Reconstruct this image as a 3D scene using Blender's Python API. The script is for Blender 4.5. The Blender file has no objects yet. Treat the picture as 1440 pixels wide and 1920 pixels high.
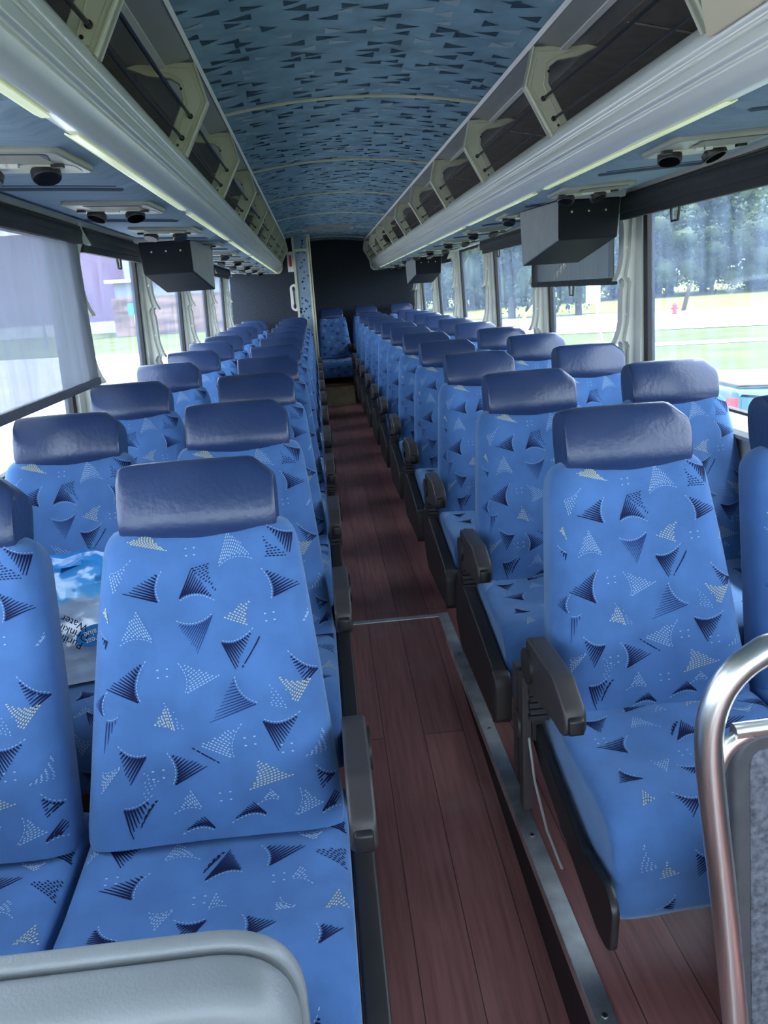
import bpy, math, random
from mathutils import Vector, Matrix, noise
SC = bpy.context.scene
COL = SC.collection
rnd = random.Random(7)

# ------------------------------------------------------------------ camera
YAW, PIT, ROL, FPX = -.0696, -.2803, .0657, 1442.0
cy, sy, cp, sp = math.cos(YAW), math.sin(YAW), math.cos(PIT), math.sin(PIT)
F = Vector((-sy*cp, cy*cp, sp)); R0 = Vector((cy, sy, 0)); U0 = R0.cross(F)
R = R0*math.cos(ROL) - U0*math.sin(ROL); U = U0*math.cos(ROL) + R0*math.sin(ROL)
cam = bpy.data.cameras.new('camera'); cam.sensor_fit = 'VERTICAL'; cam.sensor_height = 24.0
cam.lens = 24.0*FPX/1920.0; cam.clip_start = .02; cam.clip_end = 900
camo = bpy.data.objects.new('camera', cam); COL.objects.link(camo)
camo.matrix_world = Matrix(((R.x, U.x, -F.x, -.213), (R.y, U.y, -F.y, 0), (R.z, U.z, -F.z, 1.45), (0, 0, 0, 1)))
SC.camera = camo

# ------------------------------------------------------------------ light
SC.view_settings.view_transform = 'Standard'; SC.view_settings.look = 'None'
SC.view_settings.gamma = 1; SC.view_settings.use_curve_mapping = False
SC.view_settings.exposure = 0.3
W = bpy.data.worlds.new('sky'); SC.world = W; W.use_nodes = True
bg = W.node_tree.nodes['Background']
bg.inputs[0].default_value = (.86, .93, .98, 1); bg.inputs[1].default_value = 8.0
sun = bpy.data.lights.new('sun', 'SUN'); sun.energy = 11.0; sun.angle = math.radians(3); sun.color = (1, .95, .85)
suno = bpy.data.objects.new('sun', sun); COL.objects.link(suno)
suno.rotation_euler = Vector((-.45, -.35, -1.2)).to_track_quat('-Z', 'Y').to_euler()

# ------------------------------------------------------------------ materials
def mat(name, col, rough=.5, metal=0, noise_s=0, noise_a=.15, bump=0, bump_s=200, sheen=0, spec=.5, coat=0, stretch=None, emit=0):
    m = bpy.data.materials.new(name); m.use_nodes = True
    nt = m.node_tree; b = nt.nodes['Principled BSDF']
    b.inputs['Base Color'].default_value = (*col, 1); b.inputs['Roughness'].default_value = rough
    b.inputs['Metallic'].default_value = metal; b.inputs['Specular IOR Level'].default_value = spec
    if sheen: b.inputs['Sheen Weight'].default_value = sheen; b.inputs['Sheen Roughness'].default_value = .4; b.inputs['Sheen Tint'].default_value = (.6, .8, 1, 1)
    if coat: b.inputs['Coat Weight'].default_value = coat; b.inputs['Coat Roughness'].default_value = .25
    if emit: b.inputs['Emission Color'].default_value = (*col, 1); b.inputs['Emission Strength'].default_value = emit
    tc = nt.nodes.new('ShaderNodeTexCoord'); src = tc.outputs['Object']
    if stretch:
        mp = nt.nodes.new('ShaderNodeMapping'); mp.inputs['Scale'].default_value = stretch
        nt.links.new(src, mp.inputs['Vector']); src = mp.outputs['Vector']
    if noise_s:
        n = nt.nodes.new('ShaderNodeTexNoise'); n.inputs['Scale'].default_value = noise_s; n.inputs['Detail'].default_value = 4
        nt.links.new(src, n.inputs['Vector'])
        mr = nt.nodes.new('ShaderNodeMapRange'); mr.inputs[3].default_value = 1-noise_a; mr.inputs[4].default_value = 1+noise_a
        mr.inputs[1].default_value = .25; mr.inputs[2].default_value = .75
        nt.links.new(n.outputs[0], mr.inputs[0])
        mx = nt.nodes.new('ShaderNodeMix'); mx.data_type = 'RGBA'; mx.blend_type = 'MULTIPLY'; mx.inputs[0].default_value = 1
        mx.inputs[6].default_value = (*col, 1); nt.links.new(mr.outputs[0], mx.inputs[7]); nt.links.new(mx.outputs[2], b.inputs['Base Color'])
    if bump:
        n2 = nt.nodes.new('ShaderNodeTexNoise'); n2.inputs['Scale'].default_value = bump_s; n2.inputs['Detail'].default_value = 3
        nt.links.new(src, n2.inputs['Vector'])
        bp = nt.nodes.new('ShaderNodeBump'); bp.inputs['Strength'].default_value = bump; bp.inputs['Distance'].default_value = .004
        nt.links.new(n2.outputs[0], bp.inputs['Height']); nt.links.new(bp.outputs[0], b.inputs['Normal'])
    return m

M = {}
M['fabric'] = mat('seat_fabric', (.064, .155, .365), .85, noise_s=14, noise_a=.14, bump=.25, bump_s=700, sheen=.55, spec=.2)
M['navy'] = mat('navy_thread', (.004, .008, .05), .8, spec=.2)
M['navy2'] = mat('dim_navy_thread', (.012, .03, .13), .8, spec=.2)
M['white'] = mat('white_thread', (.30, .44, .62), .8, spec=.2)
M['yellow'] = mat('yellow_thread', (.42, .46, .36), .8, spec=.2)
M['vinyl'] = mat('navy_vinyl', (.021, .042, .118), .30, noise_s=6, noise_a=.12, bump=.22, bump_s=75, spec=.6)
M['ceilfab'] = mat('ceiling_fabric', (.24, .38, .45), .9, noise_s=9, noise_a=.22, bump=.2, bump_s=400, spec=.15)
M['ceilfin'] = mat('ceiling_pattern_dark', (.05, .095, .13), .9, spec=.15)
M['ceilfin2'] = mat('ceiling_pattern_light', (.37, .47, .50), .9, spec=.15)
M['soffit'] = mat('soffit_fabric', (.24, .33, .41), .85, noise_s=10, noise_a=.12, bump=.3, bump_s=300, spec=.2, stretch=(1, 5, 1))
M['piping'] = mat('soffit_crease_shade_dark', (.045, .07, .11), .85)  # dark colour standing in for shade inside the soffit creases
M['cream'] = mat('cream_plastic', (.60, .60, .44), .45, noise_s=5, noise_a=.1)
M['post'] = mat('window_post_plastic', (.66, .66, .58), .45, noise_s=6, noise_a=.08)
M['psu'] = mat('lamp_panel_plastic', (.27, .28, .24), .4, noise_s=10, noise_a=.1)
M['rail'] = mat('rail_plastic', (.74, .76, .70), .24, noise_s=3, noise_a=.1, stretch=(6, .3, 6), coat=.4)
M['fairing'] = mat('fairing_plastic', (.34, .35, .34), .35, noise_s=4, noise_a=.1)
M['lightstrip'] = mat('light_strip_cover', (.72, .80, .50), .3, emit=.3)
M['liner'] = mat('rack_liner', (.165, .15, .135), .9, noise_s=20, noise_a=.15, spec=.2)
M['black'] = mat('black_plastic', (.012, .012, .014), .4)
M['rubber'] = mat('black_rubber', (.01, .01, .011), .6)
M['arm'] = mat('armrest_plastic', (.040, .035, .037), .42, noise_s=40, noise_a=.12, bump=.15, bump_s=600)
M['panelp'] = mat('seat_panel_plastic', (.022, .020, .022), .45, noise_s=30, noise_a=.15)
M['alu'] = mat('aluminium', (.78, .80, .80), .45, metal=1, noise_s=12, noise_a=.3, bump=.1, bump_s=60)
M['steel'] = mat('brushed_steel', (.9, .89, .86), .30, metal=1)
M['podface'] = mat('monitor_housing_black', (.008, .010, .014), .6, bump=.2, bump_s=500, spec=.12)
M['podside'] = mat('monitor_housing_grey', (.24, .26, .27), .5, noise_s=15, noise_a=.1, bump=.2, bump_s=500)
M['rearwall'] = mat('rear_wall_carpet', (.036, .042, .055), .95, noise_s=60, noise_a=.25, spec=.1)
M['greyvinyl'] = mat('grey_vinyl', (.22, .24, .255), .38, noise_s=4, noise_a=.12, bump=.15, bump_s=300, spec=.5)
M['greycarpet'] = mat('grey_carpet', (.13, .14, .17), .95, noise_s=90, noise_a=.55, bump=.6, bump_s=260, spec=.1)
M['greyedge'] = mat('dark_grey_vinyl', (.07, .075, .085), .5, noise_s=40, noise_a=.15)
M['ledge'] = mat('window_ledge', (.50, .51, .52), .35, noise_s=5, noise_a=.12)
M['sidecarpet'] = mat('lower_wall_carpet', (.025, .03, .045), .95, noise_s=60, noise_a=.2, spec=.1)
M['shadecloth'] = mat('shade_cloth_rolled', (.022, .024, .028), .7, noise_s=25, noise_a=.25)
M['beigedoor'] = mat('beige_panel', (.62, .54, .36), .4)
M['kick'] = mat('olive_panel', (.50, .46, .28), .6, noise_s=14, noise_a=.2)
M['wood'] = mat('dark_wood', (.10, .04, .03), .5)
M['red'] = mat('red_paint', (.55, .02, .03), .4)
M['lens'] = mat('lamp_lens', (.55, .58, .66), .15)
M['whitepaint'] = mat('white_paint', (.75, .75, .72), .5)
M['grass'] = mat('grass', (.085, .10, .033), .95, noise_s=.5, noise_a=.35, spec=.1)
M['lawn'] = mat('far_lawn', (.14, .17, .045), .95, noise_s=.15, noise_a=.25, spec=.1)
M['road'] = mat('road_concrete', (.42, .40, .38), .9, noise_s=.8, noise_a=.2, spec=.2)
M['leaf'] = mat('leaves', (.030, .052, .018), .7, noise_s=.35, noise_a=.5, spec=.3)
M['leafl'] = mat('light_leaves', (.08, .12, .03), .7, noise_s=.35, noise_a=.4, spec=.3)
M['bark'] = mat('bark', (.05, .04, .03), .9)
M['purple'] = mat('purple_siding', (.14, .085, .15), .8, noise_s=.3, noise_a=.1)
M['brickw'] = mat('brick_wall', (.17, .11, .09), .9, noise_s=.55, noise_a=.9, stretch=(.5, .5, 3.5))
M['paleside'] = mat('pale_siding', (.20, .22, .26), .8)
M['bluesign'] = mat('blue_sign', (.02, .20, .55), .5)
M['truck'] = mat('truck_paint', (.06, .17, .22), .25, coat=.6)
M['yellowg'] = mat('yellow_guard', (.55, .42, .10), .5)
M['screw'] = mat('screw_head', (.6, .6, .6), .3, metal=1)

# plank floor: boards along Y, width .15, staggered ends, wood grain
def plank_mat():
    m = bpy.data.materials.new('plank_floor'); m.use_nodes = True; nt = m.node_tree; b = nt.nodes['Principled BSDF']
    N = nt.nodes.new; L = nt.links.new
    tc = N('ShaderNodeTexCoord'); mp = N('ShaderNodeMapping'); mp.inputs['Rotation'].default_value = (0, 0, math.pi/2)
    mp.inputs['Location'].default_value = (0, .097, 0)
    L(tc.outputs['Object'], mp.inputs['Vector'])
    br = N('ShaderNodeTexBrick'); br.inputs['Scale'].default_value = 1; br.inputs['Brick Width'].default_value = 2.4
    br.inputs['Row Height'].default_value = .142; br.inputs['Mortar Size'].default_value = .0016; br.offset = .37
    br.inputs['Color1'].default_value = (.34, .145, .137, 1); br.inputs['Color2'].default_value = (.24, .104, .10, 1)
    br.inputs['Mortar'].default_value = (.06, .03, .03, 1)
    L(mp.outputs[0], br.inputs['Vector'])
    mp2 = N('ShaderNodeMapping'); mp2.inputs['Scale'].default_value = (45, 2.2, 10); L(tc.outputs['Object'], mp2.inputs['Vector'])
    n = N('ShaderNodeTexNoise'); n.inputs['Scale'].default_value = 1.5; n.inputs['Detail'].default_value = 6; L(mp2.outputs[0], n.inputs['Vector'])
    n3 = N('ShaderNodeTexNoise'); n3.inputs['Scale'].default_value = 5; n3.inputs['Detail'].default_value = 5; L(tc.outputs['Object'], n3.inputs['Vector'])
    mr = N('ShaderNodeMapRange'); mr.inputs[1].default_value = .3; mr.inputs[2].default_value = .7; mr.inputs[3].default_value = .78; mr.inputs[4].default_value = 1.22
    L(n.outputs[0], mr.inputs[0])
    mx = N('ShaderNodeMix'); mx.data_type = 'RGBA'; mx.blend_type = 'MULTIPLY'; mx.inputs[0].default_value = 1
    L(br.outputs['Color'], mx.inputs[6]); L(mr.outputs[0], mx.inputs[7])
    # scuffs: pale dust in patches
    mr3 = N('ShaderNodeMapRange'); mr3.inputs[1].default_value = .55; mr3.inputs[2].default_value = .8; mr3.inputs[3].default_value = 0; mr3.inputs[4].default_value = .22
    L(n3.outputs[0], mr3.inputs[0])
    mx2 = N('ShaderNodeMix'); mx2.data_type = 'RGBA'; L(mr3.outputs[0], mx2.inputs[0]); L(mx.outputs[2], mx2.inputs[6]); mx2.inputs[7].default_value = (.42, .34, .32, 1)
    L(mx2.outputs[2], b.inputs['Base Color'])
    b.inputs['Roughness'].default_value = .38
    bp = N('ShaderNodeBump'); bp.inputs['Strength'].default_value = .25; bp.inputs['Distance'].default_value = .003
    L(n.outputs[0], bp.inputs['Height']); L(bp.outputs[0], b.inputs['Normal'])
    return m
M['plank'] = plank_mat()

def grill_mat():
    m = bpy.data.materials.new('black_grille'); m.use_nodes = True; nt = m.node_tree; b = nt.nodes['Principled BSDF']
    N = nt.nodes.new; L = nt.links.new
    tc = N('ShaderNodeTexCoord'); w = N('ShaderNodeTexWave'); w.bands_direction = 'Y'; w.inputs['Scale'].default_value = 30
    L(tc.outputs['Object'], w.inputs['Vector'])
    cr = N('ShaderNodeValToRGB'); cr.color_ramp.elements[0].color = (.004, .004, .005, 1); cr.color_ramp.elements[1].color = (.03, .03, .035, 1)
    L(w.outputs[0], cr.inputs[0]); L(cr.outputs[0], b.inputs['Base Color']); b.inputs['Roughness'].default_value = .5
    return m
M['grill'] = grill_mat()

def glass_mat(name, tint, dust):
    m = bpy.data.materials.new(name); m.use_nodes = True; nt = m.node_tree; nt.nodes.clear()
    N = nt.nodes.new; L = nt.links.new
    o = N('ShaderNodeOutputMaterial'); t = N('ShaderNodeBsdfTransparent'); t.inputs[0].default_value = (*tint, 1)
    g = N('ShaderNodeBsdfGlossy'); g.inputs['Roughness'].default_value = .03; g.inputs['Color'].default_value = (.8, .85, .9, 1)
    tr = N('ShaderNodeBsdfTranslucent'); tr.inputs['Color'].default_value = (.42, .58, .98, 1)
    n = N('ShaderNodeTexNoise'); n.inputs['Scale'].default_value = 6; n.inputs['Detail'].default_value = 6
    tc = N('ShaderNodeTexCoord'); mp = N('ShaderNodeMapping'); mp.inputs['Scale'].default_value = (1, 3, .35)
    L(tc.outputs['Object'], mp.inputs[0]); L(mp.outputs[0], n.inputs['Vector'])
    mr = N('ShaderNodeMapRange'); mr.inputs[1].default_value = .3; mr.inputs[2].default_value = .75; mr.inputs[3].default_value = dust*.5; mr.inputs[4].default_value = dust*1.6
    L(n.outputs[0], mr.inputs[0])
    m1 = N('ShaderNodeMixShader'); L(mr.outputs[0], m1.inputs[0]); L(t.outputs[0], m1.inputs[1]); L(tr.outputs[0], m1.inputs[2])
    m2 = N('ShaderNodeMixShader'); m2.inputs[0].default_value = .05; L(m1.outputs[0], m2.inputs[1]); L(g.outputs[0], m2.inputs[2])
    L(m2.outputs[0], o.inputs[0])
    return m
M['glass'] = glass_mat('dusty_window_glass', (.80, .84, .88), .04)

def shade_mat(name, col, see, wavy):
    m = bpy.data.materials.new(name); m.use_nodes = True; nt = m.node_tree; nt.nodes.clear()
    N = nt.nodes.new; L = nt.links.new
    o = N('ShaderNodeOutputMaterial'); t = N('ShaderNodeBsdfTransparent'); t.inputs[0].default_value = (.9, .92, 1, 1)
    d = N('ShaderNodeBsdfDiffuse'); d.inputs[0].default_value = (*col, 1)
    tr = N('ShaderNodeBsdfTranslucent'); tr.inputs[0].default_value = (*col, 1)
    a = N('ShaderNodeMixShader'); a.inputs[0].default_value = .5; L(d.outputs[0], a.inputs[1]); L(tr.outputs[0], a.inputs[2])
    n = N('ShaderNodeTexNoise'); n.inputs['Scale'].default_value = 5; n.inputs['Detail'].default_value = 5
    tc = N('ShaderNodeTexCoord'); mp = N('ShaderNodeMapping'); mp.inputs['Scale'].default_value = (1, wavy, .25)
    L(tc.outputs['Object'], mp.inputs[0]); L(mp.outputs[0], n.inputs['Vector'])
    mr = N('ShaderNodeMapRange'); mr.inputs[1].default_value = .3; mr.inputs[2].default_value = .7; mr.inputs[3].default_value = see*.6; mr.inputs[4].default_value = see*1.4
    L(n.outputs[0], mr.inputs[0])
    b = N('ShaderNodeMixShader'); L(mr.outputs[0], b.inputs[0]); L(a.outputs[0], b.inputs[1]); L(t.outputs[0], b.inputs[2]); L(b.outputs[0], o.inputs[0])
    return m
M['shade_see'] = shade_mat('shade_mesh_cloth', (.16, .18, .22), .16, 3)
M['shade_dense'] = shade_mat('shade_pleated_cloth', (.08, .09, .10), .05, 9)

def bag_mat():
    m = bpy.data.materials.new('water_bag_plastic'); m.use_nodes = True; nt = m.node_tree; b = nt.nodes['Principled BSDF']
    N = nt.nodes.new; L = nt.links.new
    tc = N('ShaderNodeTexCoord'); sx = N('ShaderNodeSeparateXYZ'); L(tc.outputs['Object'], sx.inputs[0])
    n = N('ShaderNodeTexNoise'); n.inputs['Scale'].default_value = 14; n.inputs['Detail'].default_value = 4; L(tc.outputs['Object'], n.inputs['Vector'])
    ad = N('ShaderNodeMath'); ad.operation = 'MULTIPLY_ADD'; ad.inputs[1].default_value = .09; L(n.outputs[0], ad.inputs[0]); L(sx.outputs['Z'], ad.inputs[2])
    cr = N('ShaderNodeValToRGB'); e = cr.color_ramp.elements
    e[0].position = .0; e[0].color = (.45, .55, .72, 1); e[1].position = .155; e[1].color = (.40, .52, .72, 1)
    x = e.new(.17); x.color = (.10, .42, .85, 1); x = e.new(.27); x.color = (.02, .22, .65, 1)
    L(ad.outputs[0], cr.inputs[0]); L(cr.outputs[0], b.inputs['Base Color']); b.inputs['Roughness'].default_value = .18
    b.inputs['Coat Weight'].default_value = .7
    v = N('ShaderNodeTexVoronoi'); v.inputs['Scale'].default_value = 22; L(tc.outputs['Object'], v.inputs['Vector'])
    bp = N('ShaderNodeBump'); bp.inputs['Strength'].default_value = .6; bp.inputs['Distance'].default_value = .006
    L(v.outputs[0], bp.inputs['Height']); L(bp.outputs[0], b.inputs['Normal'])
    return m
M['bag'] = bag_mat()

# ------------------------------------------------------------------ helpers
def tag(o, label=None, cat=None, group=None, kind=None):
    if label: o['label'] = label
    if cat: o['category'] = cat
    if group: o['group'] = group
    if kind: o['kind'] = kind
    return o
def empty(name, loc=(0, 0, 0), rz=0, **k):
    o = bpy.data.objects.new(name, None); o.empty_display_size = .1; COL.objects.link(o); o.location = loc; o.rotation_euler = (0, 0, rz)
    return tag(o, **k)
class MB:
    def __init__(s): s.v = []; s.f = []; s.m = []; s.sm = []
    def add(s, vs, fs, mi=0, smooth=False):
        b = len(s.v); s.v += [tuple(p) for p in vs]; s.f += [tuple(b+i for i in f) for f in fs]
        s.m += [mi]*len(fs); s.sm += [smooth]*len(fs); return s
    def box(s, a, b, mi=0, sl=0):   # sl: z gradient along y
        x0, y0, z0 = a; x1, y1, z1 = b
        vs = [(x, y, z+sl*y) for z in (z0, z1) for y in (y0, y1) for x in (x0, x1)]
        return s.add(vs, [(0, 2, 3, 1), (4, 5, 7, 6), (0, 1, 5, 4), (2, 6, 7, 3), (0, 4, 6, 2), (1, 3, 7, 5)], mi)
    def hexa(s, vs, mi=0):
        return s.add(vs, [(0, 2, 3, 1), (4, 5, 7, 6), (0, 1, 5, 4), (2, 6, 7, 3), (0, 4, 6, 2), (1, 3, 7, 5)], mi)
    def quad(s, vs, mi=0): return s.add(vs, [(0, 1, 2, 3)], mi)
    def tube(s, pts, r, n=10, mi=0, cap=True):
        pts = [Vector(p) for p in pts]; rings = []; up = None
        for i, p in enumerate(pts):
            d = (pts[min(i+1, len(pts)-1)]-pts[max(i-1, 0)]).normalized()
            if up is None: up = Vector((0, 0, 1)) if abs(d.z) < .9 else Vector((1, 0, 0))
            a = (up - d*up.dot(d)).normalized(); up = a; bb = d.cross(a)
            rr = r[i] if isinstance(r, (list, tuple)) else r
            rings.append([p+a*rr*math.cos(2*math.pi*k/n)+bb*rr*math.sin(2*math.pi*k/n) for k in range(n)])
        return s.loft(rings, mi, cap)
    def loft(s, rings, mi=0, cap=True, smooth=True, closed=True):
        n = len(rings[0]); vs = [p for r_ in rings for p in r_]; fs = []
        for i in range(len(rings)-1):
            for k in range(n if closed else n-1):
                fs.append((i*n+k, i*n+(k+1) % n, (i+1)*n+(k+1) % n, (i+1)*n+k))
        s.add(vs, fs, mi, smooth)
        if cap and closed:
            s.add(rings[0], [tuple(reversed(range(n)))], mi); s.add(rings[-1], [tuple(range(n))], mi)
        return s
    def disc(s, c, nrm, r, h, n=20, mi=0):
        c = Vector(c); nrm = Vector(nrm).normalized()
        return s.tube([c, c+nrm*h*.9, c+nrm*h], [r, r, r*.93], n, mi)
    def sphere(s, c, rad, n=12, mi=0):
        rings = []; c = Vector(c)
        for i in range(n+1):
            a = math.pi*i/n
            rings.append([(c.x+rad[0]*math.sin(a)*math.cos(2*math.pi*k/(2*n)), c.y+rad[1]*math.sin(a)*math.sin(2*math.pi*k/(2*n)), c.z+rad[2]*math.cos(a)) for k in range(2*n)])
        return s.loft(rings, mi, False)
    def build(s, name, mats, parent=None, loc=None, kind=None, label=None):
        me = bpy.data.meshes.new(name); me.from_pydata(s.v, [], s.f)
        for m_ in (mats if isinstance(mats, (list, tuple)) else [mats]): me.materials.append(M[m_] if isinstance(m_, str) else m_)
        me.polygons.foreach_set('material_index', s.m); me.polygons.foreach_set('use_smooth', s.sm)
        import bmesh
        bm = bmesh.new(); bm.from_mesh(me); bmesh.ops.recalc_face_normals(bm, faces=bm.faces) if not getattr(s, 'keepn', False) else None
        if not getattr(s, 'keepn', False):
            for e_ in bm.edges:
                if len(e_.link_faces) == 2 and e_.calc_face_angle(0) > .6: e_.smooth = False
        bm.to_mesh(me); bm.free(); me.update()
        o = bpy.data.objects.new(name, me); COL.objects.link(o)
        if parent: o.parent = parent
        if loc: o.location = loc
        if kind: o['kind'] = kind
        if label: o['label'] = label
        return o
def copy_tree(o, parent=None):
    c = o.copy(); COL.objects.link(c)
    if parent: c.parent = parent
    for ch in list(o.children): copy_tree(ch, c)
    return c
def round_poly(pts, r, seg=5):
    out = []; n = len(pts)
    for i in range(n):
        p0, p, p1 = Vector(pts[i-1]), Vector(pts[i]), Vector(pts[(i+1) % n])
        a, b = (p0-p), (p1-p); ra = min(r, a.length*.45, b.length*.45)
        A = p+a.normalized()*ra; B = p+b.normalized()*ra
        for k in range(seg+1):
            t = k/seg; out.append((A*(1-t)**2+p*2*t*(1-t)+B*t*t))
    return out
def inset(poly, d):
    n = len(poly); out = []
    area = sum(poly[i].x*poly[(i+1) % n].y-poly[(i+1) % n].x*poly[i].y for i in range(n)); sg = 1 if area > 0 else -1
    for i in range(n):
        a = poly[(i+1) % n]-poly[i-1]
        if a.length < 1e-9: out.append(poly[i].copy()); continue
        nn = Vector((-a.y, a.x)).normalized()*sg; out.append(poly[i]+nn*d)
    return out
def slab(mb, poly2, x0, x1, rad, mi=0, steps=4, axis='x', crown=0):
    """extrude a 2D outline along an axis with rounded end edges"""
    poly2 = [Vector(p) for p in poly2]; st = []
    for k in range(steps+1):
        a = math.pi/2*k/steps; st.append((x0+rad*(1-math.sin(a)), rad*(1-math.cos(a)) if False else rad*(1-math.sin(a))))
    xs = []
    for k in range(steps+1):
        a = math.pi/2*k/steps
        xs.append((x0+rad*(1-math.cos(a)), rad*(1-math.sin(a))))
    xs2 = [(x1-(x-x0), d) for x, d in reversed(xs)]
    mid = [(x0+rad+(x1-x0-2*rad)*k/6, 0) for k in range(1, 6)] if crown else []
    rings = []
    for x, d in xs+mid+xs2:
        ps = inset(poly2, d) if d > 1e-6 else poly2
        if axis == 'x': rings.append([(x, p.x, p.y) for p in ps])
        elif axis == 'y': rings.append([(p.x, x, p.y) for p in ps])
        else: rings.append([(p.x, p.y, x) for p in ps])
    return mb.loft(rings, mi)
ORD = ['first', 'second', 'third', 'fourth', 'fifth', 'sixth', 'seventh', 'eighth', 'ninth', 'tenth', 'eleventh', 'twelfth', 'thirteenth']
FS = .0048                       # the floor climbs slightly to the rear
US = -.0045                      # roof line falls slightly to the rear
def fz(y): return FS*y
def zu(y): return US*(y-3)
YF, YR, YL = -2.3, 10.95, 9.75   # windscreen, rear wall, washroom wall
RX = .236                        # edge of the ramp

# ------------------------------------------------------------------ bus shell
mb = MB()
for s in (-1, 1):
    mb.hexa([(s*RX, YF, fz(YF)-.06), (s*1.215, YF, fz(YF)-.06), (s*RX, YR, fz(YR)-.06), (s*1.215, YR, fz(YR)-.06),
             (s*RX, YF, fz(YF)), (s*1.215, YF, fz(YF)), (s*RX, YR, fz(YR)), (s*1.215, YR, fz(YR))])
YRAMP = 3.2
mb.hexa([(-RX, YRAMP, -.06), (RX, YRAMP, -.06), (-RX, YR, -.02), (RX, YR, -.02), (-RX, YRAMP, fz(YRAMP)), (RX, YRAMP, fz(YRAMP)), (-RX, YR, fz(YR)), (RX, YR, fz(YR))])
zr = lambda y: fz(YRAMP)-.115*(YRAMP-y)
mb.hexa([(-RX, YF, zr(YF)-.05), (RX, YF, zr(YF)-.05), (-RX, YRAMP, -.05), (RX, YRAMP, -.05), (-RX, YF, zr(YF)), (RX, YF, zr(YF)), (-RX, YRAMP, fz(YRAMP)), (RX, YRAMP, fz(YRAMP))])
mb.build('floor', 'plank', kind='structure')
mb = MB()
for s in (-1, 1):   # risers beside the ramp
    x0, x1 = (s*RX, s*(RX+.006))
    mb.hexa([(x0-s*.004, YF, zr(YF)), (x1, YF, zr(YF)), (x0-s*.004, YRAMP, fz(YRAMP)-.02), (x1, YRAMP, fz(YRAMP)-.02),
             (x0-s*.004, YF, fz(YF)), (x1, YF, fz(YF)), (x0-s*.004, YRAMP, fz(YRAMP)), (x1, YRAMP, fz(YRAMP))])
mb.build('baseboard_ramp', 'grill', kind='structure')
edge = MB()
edge.box((RX-.008, YF, .0), (RX+.036, YRAMP+.02, .005), sl=FS)
edge.box((RX-.010, YF, -.03), (RX-.005, YRAMP, .004), sl=FS)
edge.box((-RX-.03, YRAMP-.012, .0), (RX-.008, YRAMP+.016, .004), sl=FS)
eo = edge.build('aisle_edge_trim', 'alu')
tag(eo, 'scuffed metal edge strip running along the ramp beside the right seats', 'edge trim')
for y in (1.18, 1.72, 2.25, 2.8):
    sc = MB(); sc.disc((RX+.014, y, fz(y)+.004), (0, 0, 1), .007, .003, 12, 0); sc.disc((RX+.014, y, fz(y)+.0065), (0, 0, 1), .003, .001, 8, 1)
    sc.build('screw', ['screw', 'black'], eo)

# ceiling with arch, pattern and cross seams
def zc(x, y): return 2.137+.045*(1-(x/.5)**2)+zu(y)
mb = MB(); ny = 40; nx = 12
rows = [[(-.5+k/nx, YF+(YR-YF)*j/ny, zc(-.5+k/nx, YF+(YR-YF)*j/ny)) for k in range(nx+1)] for j in range(ny+1)]
mb.loft(rows, 0, False, True, False)
top = [[(p[0]*1.1, p[1], p[2]+.03) for p in r_] for r_ in rows]
mb.loft(top, 0, False, True, False)
r2 = random.Random(3)
def ceil_fin(x, y, L, wd, fl, mi):
    # small curved fin: horizontal in x, slightly tapered
    n = 6; a = [];
    for k in range(n+1):
        t = k/n; h = wd*1.35*(1-t)**1.2
        px = x+fl*L*(t-.5); cyv = y+wd*.35*math.sin(t*2.2)
        for dy in (-h*.25, h*.75):
            xx = max(-.495, min(.495, px)); yy = cyv+dy
            a.append((xx, yy, zc(xx, yy)-.0016))
    mb.add(a, [(2*k, 2*k+2, 2*k+3, 2*k+1) for k in range(n)], mi)
y = .4
while y < YR-.1:
    for k in range(9):
        x = -.5+(k+r2.random())/9.0
        ceil_fin(x, y+r2.uniform(-.03, .03), r2.uniform(.045, .085), r2.uniform(.022, .042), r2.choice((-1, 1)), 1 if r2.random() < .72 else 2)
    y += .068
mb.keepn = True
mb.build('ceiling', ['ceilfab', 'ceilfin', 'ceilfin2'], kind='structure')
mb = MB()
for y in (.5, 1.9, 3.3, 4.7, 6.1, 7.5, 8.9, 10.3):
    mb.tube([(-.5+k/16, y, zc(-.5+k/16, y)-.004) for k in range(17)], .006, 6)
mb.build('trim_1', 'cream', kind='structure')

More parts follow.
